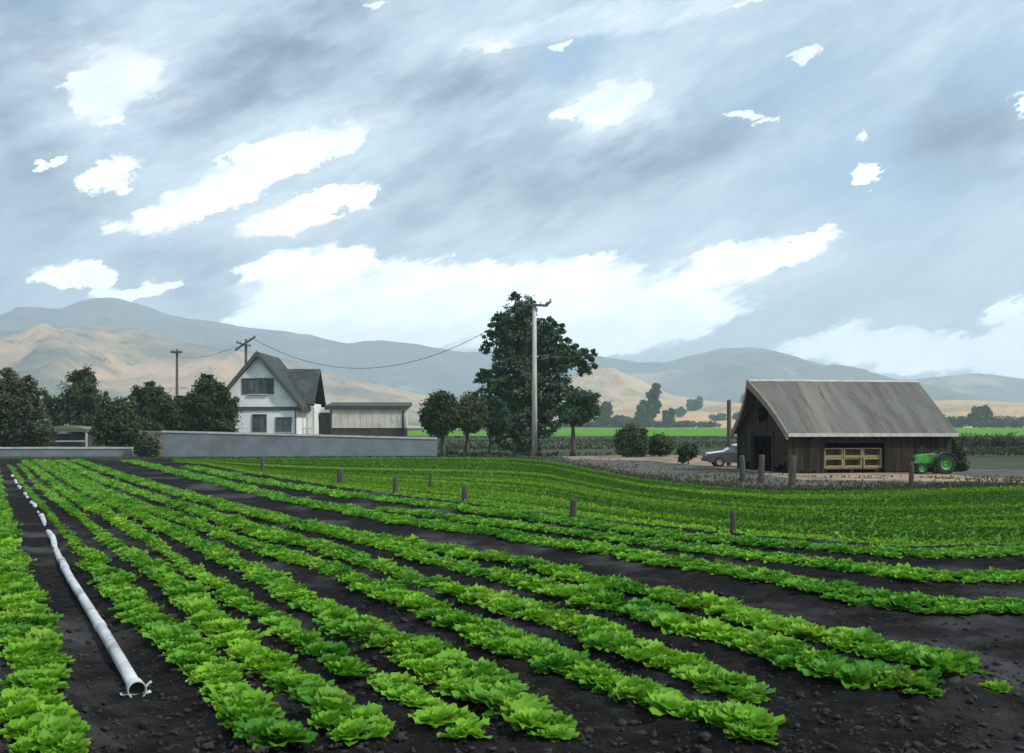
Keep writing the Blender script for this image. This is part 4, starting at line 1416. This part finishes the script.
# ------------------------------------------------------------------ tractor
def build_tractor():
    Yt = 57.3
    e = empty('tractor', (wx(941, Yt), Yt, 0.01), rad(4))          # origin under the rear axle; faces -x
    def wheel(x, y, r, wd, name='wheel'):
        t = MB()
        prof = [(r * .58, -wd / 2), (r * .90, -wd / 2), (r, -wd * .36), (r, wd * .36), (r * .90, wd / 2), (r * .58, wd / 2)]
        t.lathe(prof, 'y', 26, (x, y, r))
        n = 16
        for k in range(n):                                         # lugs
            a = 2 * PI * k / n
            for s in (-1, 1):
                aa = a + s * .08
                c, sn = math.cos(aa), math.sin(aa)
                p = lambda rr, yy, da: (x + rr * math.cos(aa + da), y + yy, r + rr * math.sin(aa + da))
                t.hexa([p(r * .98, s * wd * .02, 0), p(r * .98, s * wd * .02, .10), p(r * .98, s * wd * .48, .24), p(r * .98, s * wd * .48, .14)],
                       [p(r * 1.05, s * wd * .02, 0), p(r * 1.05, s * wd * .02, .10), p(r * 1.05, s * wd * .48, .24), p(r * 1.05, s * wd * .48, .14)])
        w = t.build('wheel', MATS['rubber'], e)
        rm = MB()
        rm.lathe([(.001, -wd * .18), (r * .2, -wd * .30), (r * .34, -wd * .14), (r * .575, -wd * .42), (r * .575, wd * .42), (r * .34, wd * .14), (r * .2, wd * .30), (.001, wd * .18)], 'y', 22, (x, y, r))
        rm.build('rim', MATS['tractor_green'], w)
    for s in (-1, 1):
        wheel(0, s * .62, .66, .34)
        wheel(-1.52, s * .50, .36, .2)
    h = MB()
    pr = [(-.30, .66), (-1.78, .66), (-1.86, .80), (-1.84, 1.12), (-1.70, 1.25), (-.95, 1.31), (-.42, 1.33), (-.30, 1.25)]
    h.prism(pr, -.29, .29)
    h.build('bonnet', MATS['tractor_green'], e, bevel=.05)
    g = MB()
    for k in range(7):
        g.box(-1.885, -1.862, -.20 + k * .062, -.17 + k * .062, .84, 1.12)
    g.build('grille', MATS['metal_dark'], e)
    c = MB()
    c.box(-1.6, .25, -.17, .17, .42, .655); c.tube([(0, -.5, .66), (0, .5, .66)], .09, 10); c.tube([(-1.52, -.45, .37), (-1.52, .45, .37)], .06, 8)
    c.build('chassis', MATS['metal_dark'], e)
    for s in (-1, 1):
        fd = MB()
        pts = []
        for k in range(9):
            a = rad(20 + k * 17)
            pts.append((.76 * math.cos(a), .68 + .76 * math.sin(a)))
        poly = pts + [(x * .94, .68 + (z - .68) * .94) for x, z in reversed(pts)]
        y0 = s * .62
        nv = len(poly)
        for k in range(8):
            q = [poly[k], poly[k + 1], poly[nv - 2 - k], poly[nv - 1 - k]]
            fd.prism(q, y0 - .2, y0 + .2)
        fd.build('mudguard', MATS['metal_dark'], e)
    st = MB()
    st.box(-.05, .38, -.22, .22, .98, 1.06); st.box(.33, .41, -.22, .22, 1.065, 1.36)
    st.build('seat', MATS['rubber'], e, bevel=.02)
    sw = MB()
    sw.tube([(-.42, 0, 1.25), (-.24, 0, 1.5)], .02, 8)
    ring = [(-.24 + .05 * math.cos(2 * PI * k / 20) * 2.6, .17 * math.sin(2 * PI * k / 20), 1.51 - .09 * math.cos(2 * PI * k / 20)) for k in range(21)]
    sw.tube(ring, .014, 6)
    sw.build('steering_wheel', MATS['rubber'], e)
    ex = MB(); ex.tube([(-1.25, .12, 1.28), (-1.25, .12, 1.75), (-1.19, .12, 1.83)], .03, 8)
    ex.build('exhaust_pipe', MATS['metal_dark'], e)
    for s in (-1, 1):
        l = MB(); l.lathe([(.001, -.04), (.075, -.04), (.075, .03), (.05, .05), (.001, .05)], 'x', 14, (-1.84, s * .22, .74))
        l.build('headlight', MATS['insulator'], e)
    e.scale = (.80, .80, .80)
    tag(e, 'small green tractor with large dark wheels parked before the barn', 'tractor')


build_tractor()

# ------------------------------------------------------------------ car behind the gable end
def build_car():
    Yc = 68.0
    e = empty('parked_car', (wx(704, Yc), Yc, 0.0), rad(-3))       # origin at the front bumper, car runs to +x
    def loft(secs, half):
        pass
    L = 4.3
    b = MB()
    prof = [(0.02, .42), (.0, .62), (.08, .80), (1.15, .94), (1.35, .96), (3.75, .98), (4.22, .93), (4.3, .62), (4.26, .36), (3.95, .30), (.35, .28)]
    b.prism(prof, -.84, .84)
    b.build('body', MATS['car_shaded'], e, bevel=.07)
    r = MB()
    r.hexa([(1.72, -.64, 1.30), (3.58, -.64, 1.31), (3.58, .64, 1.31), (1.72, .64, 1.30)], [(1.85, -.58, 1.42), (3.42, -.58, 1.43), (3.42, .58, 1.43), (1.85, .58, 1.42)])
    r.build('roof', MATS['car_white'], e, bevel=.04)
    gl = MB()
    gl.hexa([(1.12, -.76, .955), (4.0, -.76, .975), (4.0, .76, .975), (1.12, .76, .955)], [(1.73, -.63, 1.298), (3.57, -.63, 1.308), (3.57, .63, 1.308), (1.73, .63, 1.298)])
    gl.build('windows', MATS['glass_dark'], e)
    hd = MB()
    hd.hexa([(.12, -.74, .815), (1.12, -.74, .95), (1.12, .74, .95), (.12, .74, .815)], [(.16, -.70, .86), (1.1, -.70, .985), (1.1, .70, .985), (.16, .70, .86)])
    hd.build('bonnet', MATS['car_white'], e, bevel=.02)
    for x in (.85, 3.4):
        for s in (-1, 1):
            t = MB(); t.lathe([(.18, -.1), (.30, -.1), (.32, -.06), (.32, .06), (.30, .1), (.18, .1)], 'y', 22, (x, s * .77, .32))
            w = t.build('wheel', MATS['rubber'], e)
            m_ = MB(); m_.lathe([(.001, -.06), (.178, -.085), (.178, .085), (.001, .06)], 'y', 18, (x, s * .77, .32))
            m_.build('rim', MATS['insulator'], w)
    for s in (-1, 1):
        h_ = MB(); h_.box(-.015, .05, s * .62 - .14, s * .62 + .14, .60, .72); h_.build('headlight', MATS['insulator'], e)
    bp = MB(); bp.box(-.09, .04, -.82, .82, .36, .52); bp.build('bumper', MATS['metal_dark'], e, bevel=.02)
    tag(e, 'car with white roof and bonnet, body coloured dark as in shadow, half hidden behind the barn', 'car')


build_car()

# ------------------------------------------------------------------ posts and stakes
def post(name, px, py_top, py_base, w_px, label, group, m=None, rough=True, cat='post'):
    Y = EYE * F / (py_base - HZ)
    h = wz(py_top, Y)
    r = w_px / 2 / F * Y
    b = MB()
    lx, ly = random.uniform(-.05, .05) * h, random.uniform(-.03, .03) * h
    b.tube([(0, 0, -.1), (lx * .4, ly * .4, h * .4), (lx, ly, h * .97), (lx * 1.02, ly, h)], [r * 1.08, r, r * .95, r * .7], 9)
    o = b.build(name, m or MATS['post_wood'], None)
    o.location = (wx(px, Y), Y, .02)
    return tag(o, label, cat, group)


GF = 'rough wooden posts along the verge'
post('fence_post', 743, 456, 481, 6, 'thick dark post before the left half of the barn gable end', GF)
post('fence_post', 761, 455, 483, 6, 'thick dark post before the right half of the barn gable end', GF)
post('fence_post', 792, 456, 485, 7, 'thick dark post before the near corner of the barn', GF)
post('fence_post', 911, 464, 488, 5, 'dark post standing before the green tractor bonnet', GF)
post('tall_post', 729, 400, 466, 4.4, 'tall bare grey post rising behind the left side of the barn', None, MATS['pole_dark'])
GK = 'short dark stakes in the crop'
post('stake', 262, 457, 472, 4, 'leftmost short dark stake in the crop, before the grey wall under the house', GK, cat='stake')
post('stake', 340, 469, 485, 6, 'short stout stake in the crop below the pale long shed', GK, cat='stake')
post('stake', 395, 477, 494, 5, 'short stake left of the slim one in the crop, below the small black green tree', GK, cat='stake')
post('stake', 430, 473, 489, 3.6, 'slimmest and farthest short stake in the crop, below the round trees', GK, cat='stake')
post('stake', 465, 486, 502, 6, 'short stake in the crop left of and below the tallest tree', GK, cat='stake')
post('stake', 573, 500, 518, 7, 'stout short stake alone in the crop below the dirt yard', GK, cat='stake')
post('stake', 733, 511, 534, 6, 'nearest and largest short stake, in the crop below the barn gable', GK, cat='stake')

# ------------------------------------------------------------------ utility poles and wires
def pole(name, px, Y, py_top, r, label, m, arms, base_z=0.0):
    e = empty(name, (wx(px, Y), Y, 0))
    H = wz(py_top, Y)
    s = MB(); s.tube([(0, 0, -.1), (0, 0, H * .5), (.0, 0, H)], [r * 1.25, r * 1.05, r * .8], 12)
    s.build('shaft', m, e, smooth=True)
    for (xa, za, xb, zb, t, mm) in arms:
        a = MB()
        d = Vector((xb - xa, 0, zb - za)); n = Vector((-d.z, 0, d.x)).normalized() * t
        y0, y1 = -r * .9 - .14, -r * .9
        A, B = Vector((xa, 0, za)), Vector((xb, 0, zb))
        q = [A - n, B - n, B + n, A + n]
        a.prism([(p.x, p.z) for p in q], y0, y1)
        ao = a.build('crossarm', mm, e)
        for f_ in (.06, .28, .72, .94):
            p = A + d * f_
            i = MB(); i.lathe([(.001, 0), (.045, 0), (.065, .06), (.04, .1), (.06, .15), (.03, .2), (.001, .21)], 'z', 10, (p.x, (y0 + y1) / 2, p.z + t + .004))
            i.build('insulator', MATS['insulator'], ao)
    tag(e, label, 'utility pole')
    return e, H


YP = 96.5
k = YP / F
Hp = wz(303, YP)
pole('utility_pole', 534.5, YP, 303.5, .20, 'tall pale pole with a short dark crossarm before the tallest tree', MATS['pole_pale'],
     [(-1.1, Hp - .16, 1.15, Hp - .26, .10, MATS['pole_dark']), (1.06, Hp - .24, 1.45, Hp + .12, .08, MATS['pole_dark'])])
YQ = 112.0
Hq = wz(339, YQ)
pole('utility_pole', 246, YQ, 339, .16, 'dark pole with crooked tilted crossarms rising behind the house roof', MATS['pole_dark'],
     [(-1.05, Hq - 1.15, 1.0, Hq + .22, .09, MATS['pole_dark']), (-.95, Hq - .35, .55, Hq - .75, .07, MATS['pole_dark'])])
YR = 118.0
Hr = wz(350, YR)
pole('utility_pole', 177, YR, 349, .15, 'thin dark pole with a short crossarm among the left dark trees', MATS['pole_dark'],
     [(-.62, Hr - .25, .62, Hr - .25, .11, MATS['pole_dark'])])


def wire(label, a, b, sag, r=.03):
    m = MB()
    A, B = Vector(a), Vector(b)
    pts = []
    for i in range(33):
        t = i / 32
        p = A.lerp(B, t)
        p.z -= 4 * sag * t * (1 - t)
        pts.append(p)
    m.tube(pts, r, 6)
    tag(m.build('power_line', MATS['wire'], None, smooth=True), label, 'wire', 'wires between the poles')


wire('long sagging wire from the house roof pole to the tall pale pole', (wx(256, YQ), YQ - .3, wz(340, YQ)), (wx(526, YP), YP - .25, wz(306, YP)), 4.1, .026)
wire('short wire from the thin left pole to the house roof pole', (wx(182, YR), YR - .3, wz(358, YR)), (wx(236, YQ), YQ - .3, wz(347, YQ)), .35, .018)

# ------------------------------------------------------------------ irrigation pipe
def build_pipe():
    img = [(136, 688), (122, 662), (104, 632), (84, 600), (66, 572), (56, 545), (47, 525), (38, 509), (30, 499), (22, 490), (15, 480), (11, 473)]
    zc = .095
    P = [gnd(x, y, zc) for x, y in img]
    P = np.array(P)
    s = np.r_[0, np.cumsum(np.linalg.norm(np.diff(P, axis=0), axis=1))]
    n = 60
    t = np.linspace(0, s[-1], n)
    Q = np.stack([np.interp(t, s, P[:, i]) for i in (0, 1)], 1)
    for _ in range(6):
        Q[1:-1] = .25 * Q[:-2] + .5 * Q[1:-1] + .25 * Q[2:]
    o = Q[0]
    e = empty('irrigation_pipe', (o[0], o[1], 0))
    def sink(p):
        d = float(np.hypot(p[0] - o[0], p[1] - o[1]))
        f = min(max((d - 7) / 6, 0), 1)
        return zc - f * (0.06 + 0.05 * math.sin(d * 1.15) + 0.02 * math.sin(d * 2.9))
    loc = lambda p: (p[0] - o[0], p[1] - o[1], sink(p))
    r = .06
    arc = np.r_[0, np.cumsum(np.linalg.norm(np.diff(Q, axis=0), axis=1))]
    at = lambda d: np.array([np.interp(d, arc, Q[:, 0]), np.interp(d, arc, Q[:, 1])])
    cuts = [.12, 3.4, 9.4, 15.4, 21.4, 27.4, 33.4, arc[-1]]
    for a, b in zip(cuts[:-1], cuts[1:]):
        m = MB()
        ds = np.linspace(a + .01, b - .01, max(int((b - a) / .5), 4))
        m.tube([loc(at(d)) for d in ds], r, 20)
        m.build('pipe_section', MATS['pipe_metal'], e, smooth=True)
    for a in cuts[1:-1]:
        m = MB()
        m.tube([loc(at(a + d)) for d in (-.14, -.12, -.05, .05, .12, .14)], [r * 1.02, r * 1.15, r * 1.15, r * 1.15, r * 1.15, r * 1.02], 20)
        m.build('coupling', MATS['pipe_metal'], e)
    # flared open end
    d0 = (at(.0) - at(.3)); d0 /= np.linalg.norm(d0)
    z3 = lambda d, dz=0: (at(0)[0] - o[0] + d0[0] * d, at(0)[1] - o[1] + d0[1] * d, zc + dz)
    m = MB()
    segs = [(-.14, r * 1.05), (-.10, r * 1.25), (.0, r * 1.25), (.06, r * 1.35), (.10, r * 1.35), (.10, r * 1.22), (-.08, r * 1.05)]
    m.tube([z3(d) for d, _ in segs], [q for _, q in segs], 24, cap=False, axis=(d0[0], d0[1], 0))
    end = m.build('end_socket', MATS['pipe_metal'], e)
    i = MB(); i.tube([z3(-.09), z3(.02)], r * 1.12, 20); i.build('bore_shade', MATS['pipe_inside'], end)  # black solid stands in for the shade inside the open pipe
    hk = MB()
    sx, sy = -d0[1], d0[0]
    b0 = z3(.02)
    hk.tube([(b0[0] + sx * r * 1.25, b0[1] + sy * r * 1.25, zc), (b0[0] + sx * r * 2.1, b0[1] + sy * r * 1.8, zc + .05), (b0[0] + sx * r * 1.9 + d0[0] * .05, b0[1] + sy * r * 1.9 + d0[1] * .05, zc + .055)], .012, 8)
    hk.build('hook', MATS['pipe_metal'], end)
    ft = MB()
    c0 = z3(-.02)
    ft.hexa([(c0[0] - sx * .13 - d0[0] * .05, c0[1] - sy * .13 - d0[1] * .05, .05), (c0[0] + sx * .13 - d0[0] * .05, c0[1] + sy * .13 - d0[1] * .05, .05),
             (c0[0] + sx * .13 + d0[0] * .05, c0[1] + sy * .13 + d0[1] * .05, .05), (c0[0] - sx * .13 + d0[0] * .05, c0[1] - sy * .13 + d0[1] * .05, .05)],
            [(c0[0] - sx * .10 - d0[0] * .04, c0[1] - sy * .10 - d0[1] * .04, zc - r * 1.1), (c0[0] + sx * .10 - d0[0] * .04, c0[1] + sy * .10 - d0[1] * .04, zc - r * 1.1),
             (c0[0] + sx * .10 + d0[0] * .04, c0[1] + sy * .10 + d0[1] * .04, zc - r * 1.1), (c0[0] - sx * .10 + d0[0] * .04, c0[1] - sy * .10 + d0[1] * .04, zc - r * 1.1)])
    ft.build('foot', MATS['pipe_metal'], end)
    tag(e, 'long white metal irrigation pipe lying in the dark furrow, open end nearest', 'pipe')


build_pipe()

# ------------------------------------------------------------------ haze
def build_haze():
    b = MB(); b.box(-7600, 7600, -200, 8600, -8, 760)
    m = bpy.data.materials.new('haze')
    m.use_nodes = True
    N = NT(m.node_tree)
    N.n.remove(N.n['Principled BSDF'])
    v = N.node('ShaderNodeVolumePrincipled')
    v.inputs['Color'].default_value = (0.72, 0.87, 1.0, 1)
    v.inputs['Density'].default_value = 2.2e-4
    v.inputs['Anisotropy'].default_value = 0.0
    out = [n for n in N.n if n.type == 'OUTPUT_MATERIAL'][0]
    N.l.new(v.outputs[0], out.inputs['Volume'])
    o = b.build('haze', m)
    tag(o, kind='stuff')


build_haze()
